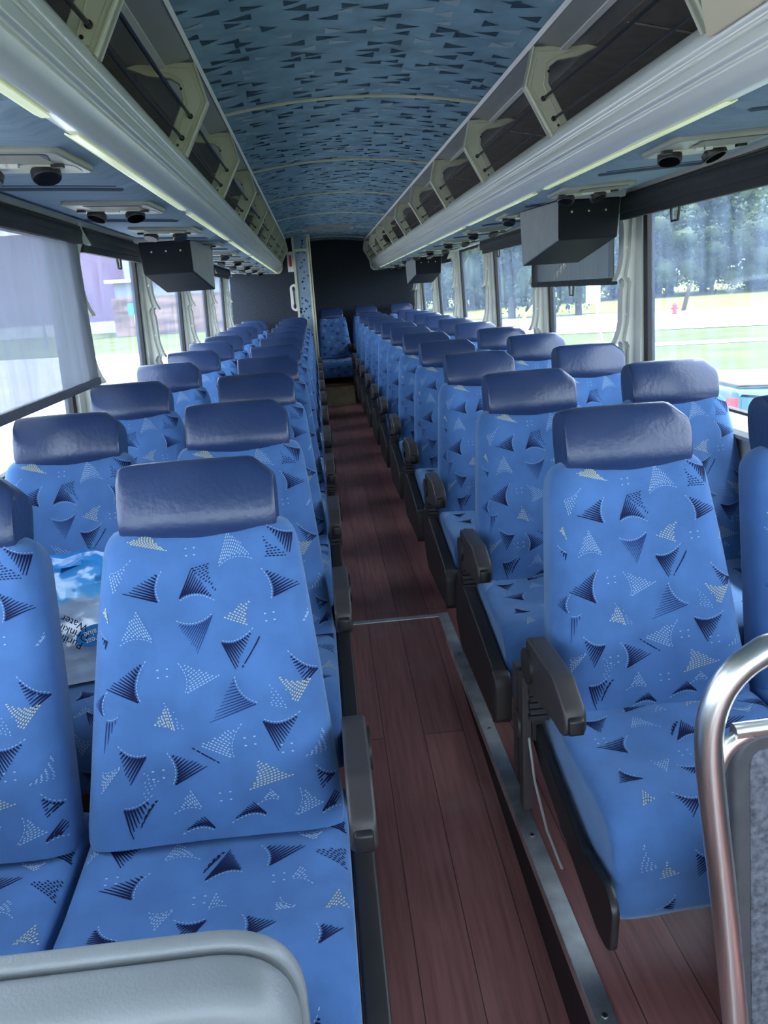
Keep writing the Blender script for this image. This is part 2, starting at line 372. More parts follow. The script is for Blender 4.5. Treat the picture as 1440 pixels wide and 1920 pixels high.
# side walls: below and above the windows
def seams(s): return [(3.312 if s > 0 else 3.20)+1.405*k for k in range(-3, 6)]
def wx(z): return 1.205-.036*(z-1.45)
for s, nm in ((-1, 'left'), (1, 'right')):
    yend = YR if s > 0 else YR
    mb = MB()
    def strip(z0, z1, off0, off1, mi, th=.05):
        a, b = s*(wx(z0)+off0), s*(wx(z1)+off1)
        mb.hexa([(a, YF, z0), (a+s*th, YF, z0), (a, yend, z0), (a+s*th, yend, z0), (b, YF, z1), (b+s*th, YF, z1), (b, yend, z1), (b+s*th, yend, z1)], mi)
    strip(-.3, .86, -.01, -.01, 0)
    strip(1.76, 2.25, .0, .0, 1)
    mb.build('wall_'+nm, ['sidecarpet', 'post'], kind='structure')
    mb = MB()
    prof = [(1.21, .80), (1.135, .80), (1.13, .815), (1.14, .83), (1.15, .90), (1.125, .912), (1.12, .925), (1.13, .94), (1.175, .95), (1.215, .965)]
    rings = [[(s*x, yy, z) for x, z in prof] for yy in (YF, YR-.01)]
    mb.loft(rings, 0, True, False)
    mb.build('trim_2' if s < 0 else 'trim_3', 'ledge', kind='structure')
    # windows, one per bay
    sm = [YF+.05]+[v for v in seams(s) if v > YF+.3]+[YR-.05 if s > 0 else YR-.05]
    if s < 0: sm = [v for v in sm if v < YL+.05]+[YL+.1]
    for i in range(len(sm)-1):
        y0, y1 = sm[i], sm[i+1]
        if y1-y0 < .25: continue
        fr = MB(); w0, w1 = wx(.95)+.0, wx(1.77)
        for (ya, yb) in ((y0+.0, y0+.028), (y1-.030, y1+.0)):
            fr.hexa([(s*(w0-.012), ya, .95), (s*(w0+.02), ya, .95), (s*(w0-.012), yb, .95), (s*(w0+.02), yb, .95),
                     (s*(w1-.012), ya, 1.77), (s*(w1+.02), ya, 1.77), (s*(w1-.012), yb, 1.77), (s*(w1+.02), yb, 1.77)])
        for za, zb in ((.945, .972), (1.745, 1.775)):
            fr.hexa([(s*(wx(za)-.010), y0+.028, za), (s*(wx(za)+.018), y0+.028, za), (s*(wx(za)-.010), y1-.022, za), (s*(wx(za)+.018), y1-.022, za),
                     (s*(wx(zb)-.010), y0+.028, zb), (s*(wx(zb)+.018), y0+.028, zb), (s*(wx(zb)-.010), y1-.022, zb), (s*(wx(zb)+.018), y1-.022, zb)])
        wi = fr.build('window_%d' % ((i+1)+(0 if s < 0 else 20)), 'rubber', kind='structure')
        g = MB(); a, b = s*(wx(.96)+.004), s*(wx(1.755)+.004); t_ = s*.003
        g.hexa([(a, y0+.02, .96), (a+t_, y0+.02, .96), (a, y1-.015, .96), (a+t_, y1-.015, .96), (b, y0+.02, 1.755), (b+t_, y0+.02, 1.755), (b, y1-.015, 1.755), (b+t_, y1-.015, 1.755)])
        g.build('pane', 'glass', wi)
# window posts with stepped shade guides
tn = 4
def prism(mb, poly, y0, y1, mi=0):
    n = len(poly); vs = [(p[0], y0, p[1]) for p in poly]+[(p[0], y1, p[1]) for p in poly]
    return mb.add(vs, [tuple(range(n)), tuple(range(2*n-1, n-1, -1))]+[(k, (k+1) % n, n+(k+1) % n, n+k) for k in range(n)], mi)
for s in (-1, 1):
    for Yk in seams(s)+([10.62] if s > 0 else []):
        if Yk < YF+.2 or Yk > (YR if s > 0 else YL-.1): continue
        ya = Yk+.012
        po = MB(); prism(po, [(s*1.215, .93), (s*1.195, 1.79), (s*1.178, 1.79), (s*1.192, .93)], ya, ya+.19)
        po = po.build('trim_%d' % tn, 'post', kind='structure'); tn += 1
        g = MB()
        pts = [(1.20, 1.80), (1.110, 1.80), (1.112, 1.762), (1.098, 1.725), (1.086, 1.700), (1.092, 1.695), (1.118, 1.708), (1.128, 1.690), (1.138, 1.660)]
        for zb in (1.423, 1.150):
            pts += [(1.141, zb+.20), (1.141, zb+.10), (1.136, zb+.065), (1.126, zb+.03), (1.112, zb+.003), (1.116, zb), (1.134, zb+.014), (1.146, zb+.002), (1.148, zb-.02), (1.142, zb-.035)]
        pts += [(1.142, .95), (1.205, .95)]
        prism(g, [(s*x, z) for x, z in pts], ya+.095, ya+.150)
        pt2 = [(1.20, 1.70), (1.165, 1.69)]
        for zb in (1.423, 1.150): pt2 += [(1.163, zb+.22), (1.160, zb+.10), (1.150, zb+.04), (1.146, zb+.016), (1.156, zb+.012), (1.168, zb-.01), (1.164, zb-.03)]
        pt2 += [(1.166, .95), (1.205, .95)]
        prism(g, [(s*x, z) for x, z in pt2], ya+.062, ya+.096)
        for z in (1.56, 1.28, 1.02): g.disc((s*1.156, ya+.0948, z), (0, -1, 0), .005, .003, 8, 1)
        g.build('shade_guide', ['post', 'steel'], po)

# front of the bus: windscreen frame behind the viewpoint
mb = MB()
mb.box((-1.25, YF-.06, -.6), (1.25, YF, .05)); mb.box((-1.25, YF-.06, 2.1), (1.25, YF, 2.3))
mb.box((-1.25, YF-.06, .05), (-1.15, YF, 2.1)); mb.box((1.15, YF-.06, .05), (1.25, YF, 2.1)); mb.box((-.03, YF-.06, .05), (.03, YF, 2.1))
mb.build('wall_front', 'fairing', kind='structure')
mb = MB(); mb.box((-1.15, YF-.035, .05), (1.15, YF-.03, 2.1)); mb.build('window_50', 'glass', kind='structure')
# roof skin above everything
mb = MB(); mb.box((-1.25, YF-.06, 2.24), (1.25, YR+.1, 2.3)); mb.build('wall_roof', 'whitepaint', kind='structure')
# rear wall
mb = MB(); mb.box((-1.25, YR, -.3), (1.25, YR+.06, 2.25)); mb.box((-.2, YR-.012, 1.2), (1.19, YR, 1.212)); mb.build('wall_rear', 'rearwall', kind='structure')
# washroom wall and its fabric covered corner post
mb = MB(); mb.box((-1.2, YL, fz(YL)-.01), (-.40, YL+.05, 2.17)); mb.box((-.31, YL+.05, fz(YL)), (-.275, YR, 2.2)); mb.build('wall_washroom', 'rearwall', kind='structure')
mb = MB(); mb.box((-.400, YL-.03, fz(YL)), (-.245, YL+.05, 2.135), 0)
rr = random.Random(11)
for k in range(60):
    x = rr.uniform(-.385, -.27); z = rr.uniform(.3, 2.1); L_ = rr.uniform(.02, .035)
    d = rr.choice((-1, 1)); mb.add([(x, YL-.0312, z), (x+d*L_, YL-.0312, z-L_*.3), (x+d*L_*.2, YL-.0312, z-L_)], [(0, 1, 2)], 1)
mb.keepn = True
mb.build('door_1', ['soffit', 'navy2'], kind='structure')
mb = MB(); mb.box((-.425, YL-.045, fz(YL)), (-.398, YL+.01, 2.15)); mb.box((-.250, YL-.045, fz(YL)), (-.228, YL+.05, 2.15)); mb.box((-.222, YL-.03, fz(YL)), (-.205, YL+.05, 2.15))
mb.box((-.398, YL-.045, 1.955), (-.25, YL-.02, 1.985)); mb.box((-.52, YL-.04, 2.13), (-.205, YL-.02, 2.152))
mb.build('trim_40', 'cream', kind='structure')
e = empty('washroom_sign', (-.455, YL-.002, 1.86), label='small white framed red sign on the dark wall beside the fabric post', cat='sign')
mb = MB(); mb.box((-.04, -.022, -.13), (.028, 0, .10)); mb.build('frame', 'whitepaint', e)
mb = MB(); mb.box((-.018, -.027, -.07), (.012, -.0225, .06)); mb.build('red_panel', 'red', e)
e = empty('door_pull', (-.45, YL-.002, 1.43), label='oval white door pull with dark slot on the washroom wall', cat='handle')
mb = MB(); slab(mb, round_poly([Vector((-.045, -.14)), Vector((.03, -.17)), Vector((.03, .17)), Vector((-.045, .14))], .04), -.018, 0, .006, 0, 3, 'y'); mb.build('plate', 'whitepaint', e)
mb = MB(); mb.sphere((-.002, -.02, .1), (.018, .012, .03)); mb.sphere((-.002, -.02, -.1), (.018, .012, .03)); mb.tube([(-.002, -.024, .1), (-.002, -.03, 0), (-.002, -.024, -.1)], .009); mb.build('grip', 'black', e)
# rear ceiling lamp
e = empty('ceiling_lamp', (-.01, 8.9, zc(0, 8.9)), label='long grey lamp fixture on the ceiling near the rear', cat='lamp')
mb = MB(); mb.box((-.27, -.16, -.035), (.29, .16, .01)); mb.build('housing', 'fairing', e)
mb = MB(); mb.box((-.05, -.175, -.038), (.06, -.05, -.030)); mb.box((-.22, -.10, -.040), (.24, .12, -.036)); mb.build('lens', 'podside', e)

# ------------------------------------------------------------------ luggage racks
def ext(mb, prof, s, y0, y1, mi=0, smooth=True, n=1):
    rings = [[(s*x, y0+(y1-y0)*k/n, z+zu(y0+(y1-y0)*k/n)) for x, z in prof] for k in range(n+1)]
    return mb.loft(rings, mi, False, smooth, False)
def thick(prof, t):
    p = [Vector(q) for q in prof]; out = []
    for i, q in enumerate(p):
        d = (p[min(i+1, len(p)-1)]-p[max(i-1, 0)]).normalized(); out.append(q+Vector((-d.y, d.x))*t)
    return [tuple(q) for q in p]+[tuple(q) for q in reversed(out)]
def ext_thick(mb, prof, t, s, y0, y1, mi=0, smooth=False):
    pr = thick(prof, t); rings = [[(s*x, yy, z+zu(yy)) for x, z in pr] for yy in (y0, y1)]
    return mb.loft(rings, mi, True, smooth)
railp = round_poly([Vector(p) for p in [(.606, 1.902), (.583, 1.899), (.571, 1.885), (.560, 1.868), (.560, 1.848), (.573, 1.838), (.573, 1.832), (.565, 1.828), (.568, 1.806), (.577, 1.802), (.577, 1.794), (.590, 1.774), (.612, 1.758), (.640, 1.757), (.648, 1.775), (.63, 1.80), (.612, 1.84), (.615, 1.88)]], .007, 4)
BY = {1: [2.5533+.985*k for k in range(-2, 9)], -1: [1.570+.985*k for k in range(-1, 9)]}
brk_out = [(.700, 2.110), (.655, 2.122), (.500, 2.118), (.474, 2.012), (.556, 1.868), (.606, 1.885), (.606, 1.915), (.548, 2.020), (.552, 2.062), (.575, 2.078), (.640, 2.086)]
brk_in = [(.640, 2.107), (.515, 2.103), (.492, 2.012), (.566, 1.884), (.590, 1.895), (.534, 2.012), (.540, 2.070), (.575, 2.090)]
for s, side in ((1, 'right'), (-1, 'left')):
    yend = 10.62 if s > 0 else YL-.02
    y0 = -1.2
    rk = empty('luggage_rack', (0, 0, 0), label='open overhead luggage rack with pale rail and cream brackets along the %s side' % side, cat='luggage rack')
    mb = MB(); rings = [[(s*p.x, yy, p.y+zu(yy)) for p in railp] for yy in (y0, yend)]; mb.loft(rings, 0, True, True)
    ext_thick(mb, [(.5655, 1.846), (.5675, 1.840)], .002, s, y0, yend)
    mb.build('rail', 'rail', rk)
    mb = MB()
    ext_thick(mb, [(.498, 2.150), (.502, 2.128), (.512, 2.124), (.585, 2.112), (.590, 2.106), (.597, 2.106), (.602, 2.112), (.700, 2.120)], .006, s, y0, yend)
    mb.build('upper_fairing', 'fairing', rk)
    mb = MB(); ext_thick(mb, [(.583, 2.109), (.603, 2.107)], -.004, s, y0, yend); ext_thick(mb, [(.497, 2.134), (.505, 2.123)], -.004, s, y0, yend); mb.build('fairing_rib', 'whitepaint', rk)
    mb = MB()
    ext_thick(mb, [(.690, 2.118), (1.0, 2.06), (1.15, 1.95), (1.15, 1.84), (.64, 1.835), (.62, 1.88)], -.006, s, y0, yend, 0)
    yy = y0+.7
    while yy < yend-.1:   # seams of the liner panels
        ext_thick(mb, [(.70, 2.108), (.995, 2.052), (1.142, 1.946)], -.002, s, yy, yy+.008, 1); yy += 1.405
    mb.build('bin_liner', ['liner', 'fairing'], rk)
    # soffit: raised fabric panels
    mb = MB(); ys = []; yy = y0
    per = .86; pho = .51 if s < 0 else .76
    rows = []
    stp = .0075; nst = int((yend-y0)/stp)
    for j in range(nst+1):
        yq = y0+(yend-y0)*j/nst; ph = ((yq-pho)/per) % 1.0
        h = -.024*max(0, min(1, (min(ph, 1-ph)*per-.004)*45))**.5; 
        if ph < .5: e_ = 0
        prof = [(.640, 1.762), (.665, 1.764+h*.3), (.69, 1.772+h), (.80, 1.779+h), (1.02, 1.790+h), (1.07, 1.795+h*.4), (1.13, 1.798)]
        rows.append([(s*x, yq, z+zu(yq)) for x, z in prof])
    mb.loft(rows, 0, False, True, False); mb.keepn = True
    mb.build('soffit_panel', 'soffit', rk)
    k_ = math.ceil((y0-pho)/per)
    while pho+k_*per < yend-.05:
        yq = pho+k_*per; zq_ = zu(yq)
        for dy, ra in ((-.034, .005), (.030, .008)):
            MB().tube([(s*.675, yq+dy, 1.7635+zq_), (s*.70, yq+dy, 1.7515+zq_), (s*.80, yq+dy, 1.7575+zq_), (s*1.02, yq+dy, 1.7685+zq_), (s*1.06, yq+dy*.6, 1.784+zq_)], ra, 6).build('soffit_crease_shade', 'piping', rk)  # added dark tubes paint the shaded gap along each crease
        k_ += 1
    mb = MB(); ext_thick(mb, [(1.105, 1.792), (1.120, 1.776), (1.150, 1.776), (1.162, 1.80)], .006, s, y0, yend); mb.build('soffit_trim', 'post', rk)
    mb = MB(); yy = .2
    while yy < 9:
        ext_thick(mb, [(.622, 1.7558), (.636, 1.7552), (.646, 1.760)], -.003, s, yy, min(yy+1.25, yend-.1)); yy += 1.405
    mb.build('light_strip', 'lightstrip', rk)
    by = [b for b in BY[s] if b < yend-.2]+[yend-.02]
    for j, b in enumerate(by):
        g = MB()
        slab(g, [Vector((s*x, z+zu(b))) for x, z in brk_out], b-.013, b+.013, .004, 0, 2, 'y')
        # raised rim: thin frame on the front face made by an outline ridge
        pts = [(s*x, b-.013, z+zu(b)) for x, z in brk_in]; g.tube(pts+[pts[0]], .0022, 5, 0)
        slab(g, [Vector((s*x, z+zu(b))) for x, z in [(.500, 2.118), (.474, 2.012), (.556, 1.868), (.562, 1.872), (.481, 2.013), (.506, 2.114)]], b-.020, b+.020, .002, 0, 2, 'y')
        for (x, z) in ((.548, 2.05), (.578, 1.90)): g.disc((s*x, b-.013, z+zu(b)), (0, -1, 0), .004, .002, 8, 1)
        g.build('bracket', ['cream', 'black'], rk)
    for x, z in ((.530, 1.975), (.562, 1.918)):
        g = MB()
        for j in range(len(by)-1):
            a, b = by[j]-.018, by[j+1]-.014
            g.tube([(s*x, a, z+zu(a)), (s*(x+.004), (a+b)/2, z+zu(a)-.004), (s*x, b, z+zu(b))], .0046, 6, 0)
            g.sphere((s*x, b-.004, z+zu(b)), (.008, .005, .008), 5)
        g.build('cord', 'black', rk)
    g = MB(); z_ = zu(yend)
    slab(g, round_poly([Vector((s*x, z+z_)) for x, z in [(.497, 2.14), (.472, 2.01), (.553, 1.87), (.563, 1.78), (.60, 1.745), (.66, 1.748), (1.15, 1.785), (1.16, 2.1)]], .02), yend, yend+.02, .004, 0, 2, 'y')
    g.build('end_cap', 'cream', rk)

# reading lamp units under the racks
def psu():
    r_ = empty('reading_lamp_panel')
    g = MB(); slab(g, round_poly([Vector(p) for p in [(-.135, -.13), (.125, -.13), (.135, .13), (-.125, .13)]], .03), -.012, .006, .006, 0, 3, 'z'); g.build('housing', 'psu', r_)
    g = MB(); slab(g, round_poly([Vector(p) for p in [(-.075, -.115), (.105, -.115), (.085, -.02), (-.05, -.02)]], .02), -.014, -.011, .002, 0, 2, 'z')
    for k in range(14): g.box((-.06, -.11+k*.0065, -.0155), (.09, -.108+k*.0065, -.0138), 1)
    g.build('speaker_grille', ['greyedge', 'psu'], r_)
    g = MB(); slab(g, round_poly([Vector(p) for p in [(-.12, .01), (.12, .01), (.115, .115), (-.115, .115)]], .03), -.0135, -.011, .002, 0, 2, 'z'); g.build('lamp_recess', 'cream', r_)
    for x, tilt in ((-.07, -.2), (.045, .25)):
        g = MB(); n = Vector((tilt, -.35, -1)).normalized(); c = Vector((x, .06, -.012))
        g.tube([c, c+n*.006, c+n*.020, c+n*.024, c+n*.024, c+n*.018], [.024, .031, .031, .029, .026, .024], 24, 0, False)
        lo = g.build('reading_lamp', 'black', r_)
        g = MB(); g.disc(c+n*.0175, n, .025, .004, 24); g.build('lens', 'lens', lo)
    for x in (-.105, -.02, .0, .09):
        g = MB(); g.box((x-.012, -.008, -.020), (x+.012, .008, -.013)); g.build('button', 'black' if x in (-.105, .09) else 'whitepaint', r_)
    return r_
P0 = psu(); first = True
for s, side, ys in ((-1, 'left', [.93+.86*k for k in range(0, 11)]), (1, 'right', [1.19+.86*k for k in range(0, 11)])):
    ys = [q for q in ys if q < (9.5 if s < 0 else 10.3)]
    for i, q in enumerate(ys):
        o = P0 if first else copy_tree(P0); first = False
        o.location = (s*.81, q, 1.7555+zu(q)); o.rotation_euler = (math.atan(US), -s*.045, 0)
        tag(o, 'cream reading lamp panel under the %s luggage rack, %s from the front' % (side, ORD[i]), 'lamp panel', 'reading lamp panels under the racks')

# monitor pods
def pod(s, yf, name_l):
    r_ = empty('monitor_pod', (0, 0, 0), label=name_l, cat='monitor housing', group='monitor pods below the racks')
    z_ = zu(yf); xi, xo = .79, 1.048; dy = .40
    ti, to = .735, 1.01
    def V(x, y, z): return (s*x, yf+y, z+z_)
    g = MB(); g.hexa([V(xi-.012, -.012, 1.752), V(xo+.012, -.012, 1.752), V(ti-.012, dy, 1.748), V(to+.03, dy, 1.748), V(xi-.03, -.02, 1.795), V(xo+.02, -.02, 1.80), V(ti-.03, dy, 1.795), V(to+.04, dy, 1.80)])
    g.build('mount', 'podside', r_)
    g = MB(); g.hexa([V(xi, 0, 1.600), V(xo-.01, 0, 1.600), V(ti+.01, dy, 1.515), V(to, dy, 1.515), V(xi, 0, 1.752), V(xo, 0, 1.752), V(ti, dy, 1.75), V(to+.01, dy, 1.75)], 0)
    g.m[-6:] = [0, 0, 0, 0, 1, 1]
    ho = g.build('housing', ['podface', 'podside'], r_)
    bv = ho.modifiers.new('bevel', 'BEVEL'); bv.width = .008; bv.segments = 3; bv.limit_method = 'ANGLE'
    g = MB()
    for x in (.845, .915, .985): g.disc(V(x, .001, 1.705), (0, -1, 0), .0045, .002, 10)
    g.build('screw', 'screw', r_)
    g = MB(); g.box(V(to-.02, dy+.001, 1.56) if s < 0 else V(ti+.03, dy+.001, 1.56), V(ti+.03, dy+.004, 1.73) if s < 0 else V(to-.02, dy+.004, 1.73)); g.build('screen', 'black', r_)
pod(-1, 4.05, 'black monitor housing hanging over the left window seats')
pod(1, 3.22, 'large black monitor housing hanging over the right seats, nearer one')
pod(1, 7.75, 'small distant grey monitor housing hanging over the right rear seats')

# roller shades
def shade(s, y0, y1, zb, label, cloth=None, hy=.45):
    r_ = empty('roller_shade', (0, (y0+y1)/2, 1.7), label=label, cat='roller shade', group='roller shades in the windows')
    oy, oz = (y0+y1)/2, 1.7
    xx = 1.128; x0 = s*xx
    g = MB(); g.tube([(x0, y0-oy, 1.742-oz+zu(y0)*.5), (x0, y1-oy, 1.742-oz+zu(y1)*.5)], .031, 16); g.box((x0-.026, y0-oy, 1.70-oz), (x0+.026, y1-oy, 1.765-oz)); g.build('cassette', 'shadecloth', r_)
    if zb < 1.66:
        g = MB(); n = 60; rows = []
        for k in range(n+1):
            yy = y0+.01+(y1-y0-.02)*k/n; w_ = (.010 if cloth == 'shade_dense' else .0015)*math.sin(k*2.1)+.002*math.sin(k*.7)
            rows.append([(x0-s*(.006)+s*w_, yy-oy, 1.71-oz), (x0-s*(.004)+s*w_*1.2, yy-oy, zb-oz)])
        g.loft(rows, 0, False, True, False); g.keepn = True; g.build('cloth', cloth, r_)
    bar = max(.010, .012)
    g = MB(); g.box((x0-.010, y0-oy, zb-oz-.012), (x0+.010, y1-oy, zb-oz+.018)); g.build('bottom_bar', 'shadecloth' if cloth != 'shade_see' else 'greyedge', r_)
    yh = y0+(y1-y0)*hy-oy; zz = zb-oz-.012
    g = MB(); g.tube([(x0, yh-.035, zz+.01), (x0, yh-.025, zz-.045), (x0, yh+.025, zz-.045), (x0, yh+.035, zz+.01)], .006, 6)
    g.build('pull_handle', 'black', r_)
sl = seams(-1); sr = seams(1)
# left: the nearest visible window has its shade pulled down
for k in range(len(sl)-1):
    y0, y1 = sl[k]+.165, sl[k+1]+.10
    if y1 > YL or y0 < .2: continue
    if abs(sl[k+1]-3.20) < .1: shade(-1, y0, y1, 1.162, 'sheer grey roller shade pulled down over the nearest left window', 'shade_see', -.2)
    elif k < 7: shade(-1, y0, y1, 1.685, 'rolled up dark shade over the left windows, %s from the front' % ORD[k-2])
for k in range(len(sr)-1):
    y0, y1 = sr[k]+.165, sr[k+1]+.10
    if y0 < .2: continue
    if abs(sr[k]-3.312) < .1: shade(1, y0, y1, 1.42, 'grey roller shade pulled half down behind the nearer right monitor housing', 'shade_dense', .45)
    elif abs(sr[k]-6.14) < .1: continue
    else: shade(1, y0, y1, 1.685, 'rolled up dark shade over the right windows, %s from the front' % ORD[k-2], hy=.62)

# ------------------------------------------------------------------ seats
def sst(v, a, b): t = max(0, min(1, (v-a)/(b-a))); return t*t*(3-2*t)
BL = .60     # length of the backrest front
BT = Vector((-.012, 1.035)); BB = Vector((-.255, .520))     # (y,z) of top and bottom of the front line
bdir = (BB-BT).normalized(); bn = Vector((bdir.y, -bdir.x))   # bn points forward (-y) and up
if bn.x > 0: bn = -bn
def bhw(t):
    w_ = .176+.055*t**.9
    if t < .10: w_ *= .86+.14*math.sqrt(max(0, 1-((.10-t)/.10)**2))
    if t > .95: w_ *= 1-.03*((t-.95)/.05)
    return w_
def bfront(u, t):   # u in -1..1 , forward offset of the front surface
    th = .045
    d = th*(max(0, 1-abs(u)**5))**(1/5)
    d += .010*sst(abs(u), .35, .75)*(1-sst(abs(u), .85, 1))-.004*(1-sst(abs(u), 0, .3))
    d += .018*math.exp(-((t-.72)/.2)**2)*(1-abs(u)**4)+.006*math.sin(t*5)
    if t < .07: d *= math.sqrt(max(0.04, 1-((.07-t)/.07)**2))
    return d
def bpt(u, t, off=0, back=False):
    hw = bhw(t); c = BT+(BB-BT)*t
    if back:
        d = -.078*(max(0, 1-abs(u)**5))**(1/5)
        if t < .07: d *= math.sqrt(max(.04, 1-((.07-t)/.07)**2))
    else: d = bfront(u, t)+off
    p = c+bn*d
    return (u*hw, p.x, p.y)
# cushion top profile (y,z) from rear to front-bottom
cprof = [(-.150, .516), (-.205, .524), (-.25, .528), (-.32, .522), (-.41, .515), (-.48, .516), (-.535, .514), (-.572, .500), (-.596, .472), (-.606, .43), (-.604, .385), (-.598, .335), (-.590, .312)]
cbot = [(-.53, .305), (-.40, .36), (-.150, .39)]
cl = [0]
for i in range(1, len(cprof)): cl.append(cl[-1]+(Vector(cprof[i])-Vector(cprof[i-1])).length)
CL = cl[-1]
def cpt(u, t, off=0):
    d_ = t*CL; i = 0
    while i < len(cl)-2 and cl[i+1] < d_: i += 1
    k = (d_-cl[i])/(cl[i+1]-cl[i]); a, b = Vector(cprof[i]), Vector(cprof[i+1]); p = a+(b-a)*k
    dd = (Vector(cprof[min(i+2, len(cprof)-1)])-Vector(cprof[max(i-1, 0)])).normalized(); n_ = Vector((-dd.y, dd.x))
    if n_.y < 0 and i < 6: n_ = -n_
    if i >= 6 and n_.x > 0: n_ = -n_
    e_ = -.022*(1-(max(0, 1-abs(u)**8))**(1/8))+.006*sst(abs(u), .3, .8)*(1-sst(abs(u), .9, 1))
    p = p+n_*(e_+off)
    return (u*.232, p.x, p.y)
# fins, traced positions on the first right seat; (type, A tip, B corner, C apex) in sketch units
def back_uv(X, Y):
    ks = [(560, 250, 1070), (800, 198, 1095), (1000, 183, 1142), (1200, 190, 1212), (1500, 212, 1318), (1840, 250, 1425)]
    for i in range(len(ks)-1):
        if Y <= ks[i+1][0] or i == len(ks)-2:
            k = (Y-ks[i][0])/(ks[i+1][0]-ks[i][0]); xl = ks[i][1]+(ks[i+1][1]-ks[i][1])*k; xr = ks[i][2]+(ks[i+1][2]-ks[i][2])*k; break
    yt = 545-.03*(X-650); yb = 1815-.083*(X-900)
    return ((X-xl)/(xr-xl)*2-1, (Y-yt)/(yb-yt)*.955+.03)
BF = [('n', (478, 728), (465, 865), (315, 825)), ('n', (703, 857), (552, 855), (610, 715)), ('nd', (735, 850), (690, 700), (600, 720)),
('n', (918, 738), (958, 875), (1095, 818)), ('nf', (545, 955), (700, 925), (650, 1090)), ('n', (878, 997), (745, 1045), (825, 1165)), ('nd', (915, 1010), (850, 1160), (900, 1060)),
('n', (420, 1112), (425, 1285), (265, 1225)), ('n', (1045, 1098), (1212, 1165), (1160, 1260)), ('nf', (820, 1195), (945, 1305), (742, 1380)), ('n', (1140, 1345), (978, 1370), (1070, 1500)),
('n', (358, 1463), (490, 1500), (435, 1628)), ('n', (583, 1488), (628, 1622), (765, 1550)), ('nd', (640, 1450), (735, 1500), (820, 1540)), ('n', (535, 1665), (418, 1712), (470, 1835)), ('nd', (570, 1670), (500, 1800), (530, 1720)),
('n', (945, 540), (1065, 575), (1048, 700)), ('nd', (915, 580), (930, 690), (1030, 690)), ('nf', (268, 1235), (272, 1335), (215, 1285)), ('nf', (340, 1345), (288, 1355), (292, 1500)), ('n', (212, 980), (252, 1020), (248, 1065)),
('n', (1240, 1560), (1360, 1590), (1290, 1680)), ('n', (900, 1770), (1050, 1745), (980, 1690)), ('n', (690, 1810), (830, 1800), (770, 1745)), ('n', (1390, 1720), (1290, 1740), (1340, 1650)),
('w', (875, 685), (725, 715), (785, 545)), ('y', (455, 548), (525, 640), (350, 600)), ('w', (365, 680), (265, 735), (275, 830)), ('w', (310, 1035), (450, 1030), (370, 890)), ('y', (878, 848), (855, 980), (735, 940)),
('w', (575, 1125), (625, 1255), (760, 1185)), ('y', (495, 1390), (605, 1410), (545, 1290)), ('wd', (520, 1250), (500, 1380), (640, 1400)), ('y', (995, 1180), (1168, 1200), (1120, 1310)), ('wd', (960, 1190), (1000, 1310), (1100, 1330)),
('w', (880, 1380), (870, 1520), (705, 1465)), ('y', (965, 1520), (955, 1650), (1150, 1590)), ('w', (640, 1728), (760, 1715), (700, 1640)), ('w', (300, 1570), (385, 1540), (310, 1650)), ('wd', (1240, 1380), (1180, 1520), (1290, 1500)),
('y', (222, 900), (255, 950), (240, 870)), ('w', (1105, 850), (1095, 975), (1130, 900)), ('w', (1190, 1640), (1180, 1750), (1300, 1700)), ('w', (1000, 1700), (1100, 1680), (1050, 1640)), ('wd', (480, 1540), (560, 1600), (500, 1680))]
BF += []
BD = [(610, 645), (945, 945), (500, 1165), (545, 1575), (930, 1450), (850, 1670), (1100, 1480)]
def cush_uv(X, Y):
    ks = [(330, 330, 1300), (450, 275, 1302), (600, 200, 1306), (840, 90, 1318), (1080, 0, 1345)]
    for i in range(len(ks)-1):
        if Y <= ks[i+1][0] or i == len(ks)-2:
            k = min(1.0, (Y-ks[i][0])/(ks[i+1][0]-ks[i][0])); xl = ks[i][1]+(ks[i+1][1]-ks[i][1])*k; xr = ks[i][2]+(ks[i+1][2]-ks[i][2])*k; break
    yt = 375-.06*(X-815)
    return ((X-xl)/(xr-xl)*2-1, .06+(Y-yt)/(1000-yt)*.50)
CF = [('n', (590, 462), (585, 533), (740, 488)), ('n', (1130, 378), (995, 400), (1042, 455)), ('n', (485, 466), (365, 535), (375, 462)), ('n', (470, 562), (315, 588), (345, 670)), ('n', (460, 693), (385, 800), (245, 760)),
('n', (855, 712), (690, 745), (805, 615)), ('nd', (800, 615), (680, 720), (740, 660)), ('n', (948, 605), (965, 705), (1130, 635)), ('n', (1300, 505), (1298, 575), (1150, 525)), ('nd', (1310, 650), (1300, 750), (1150, 660)), ('nf', (870, 345), (780, 395), (960, 378)),
('n', (1180, 980), (1180, 1060), (1290, 1010)), ('n', (560, 900), (700, 905), (620, 990)), ('n', (860, 900), (850, 1000), (1000, 950)), ('n', (240, 900), (330, 960), (180, 980)), ('n', (800, 1090), (660, 1060), (700, 1150)), ('n', (400, 1050), (540, 1080), (450, 1150)), ('n', (1100, 1120), (960, 1100), (1000, 1180)),
('w', (680, 640), (530, 640), (600, 560)), ('w', (1220, 560), (1090, 570), (1160, 610)), ('w', (1150, 800), (1060, 770), (1105, 715)), ('y', (1320, 930), (1200, 930), (1260, 840)), ('w', (480, 420), (420, 400), (440, 440)), ('y', (880, 540), (990, 500), (940, 450)), ('w', (780, 850), (700, 860), (740, 790)), ('w', (1000, 850), (1080, 900), (980, 900)), ('w', (450, 860), (560, 850), (480, 930)), ('y', (300, 1080), (200, 1100), (260, 1020)), ('w', (930, 1060), (880, 1130), (1010, 1100)), ('w', (240, 540), (200, 640), (320, 560)), ('wd', (700, 560), (800, 540), (760, 480))]
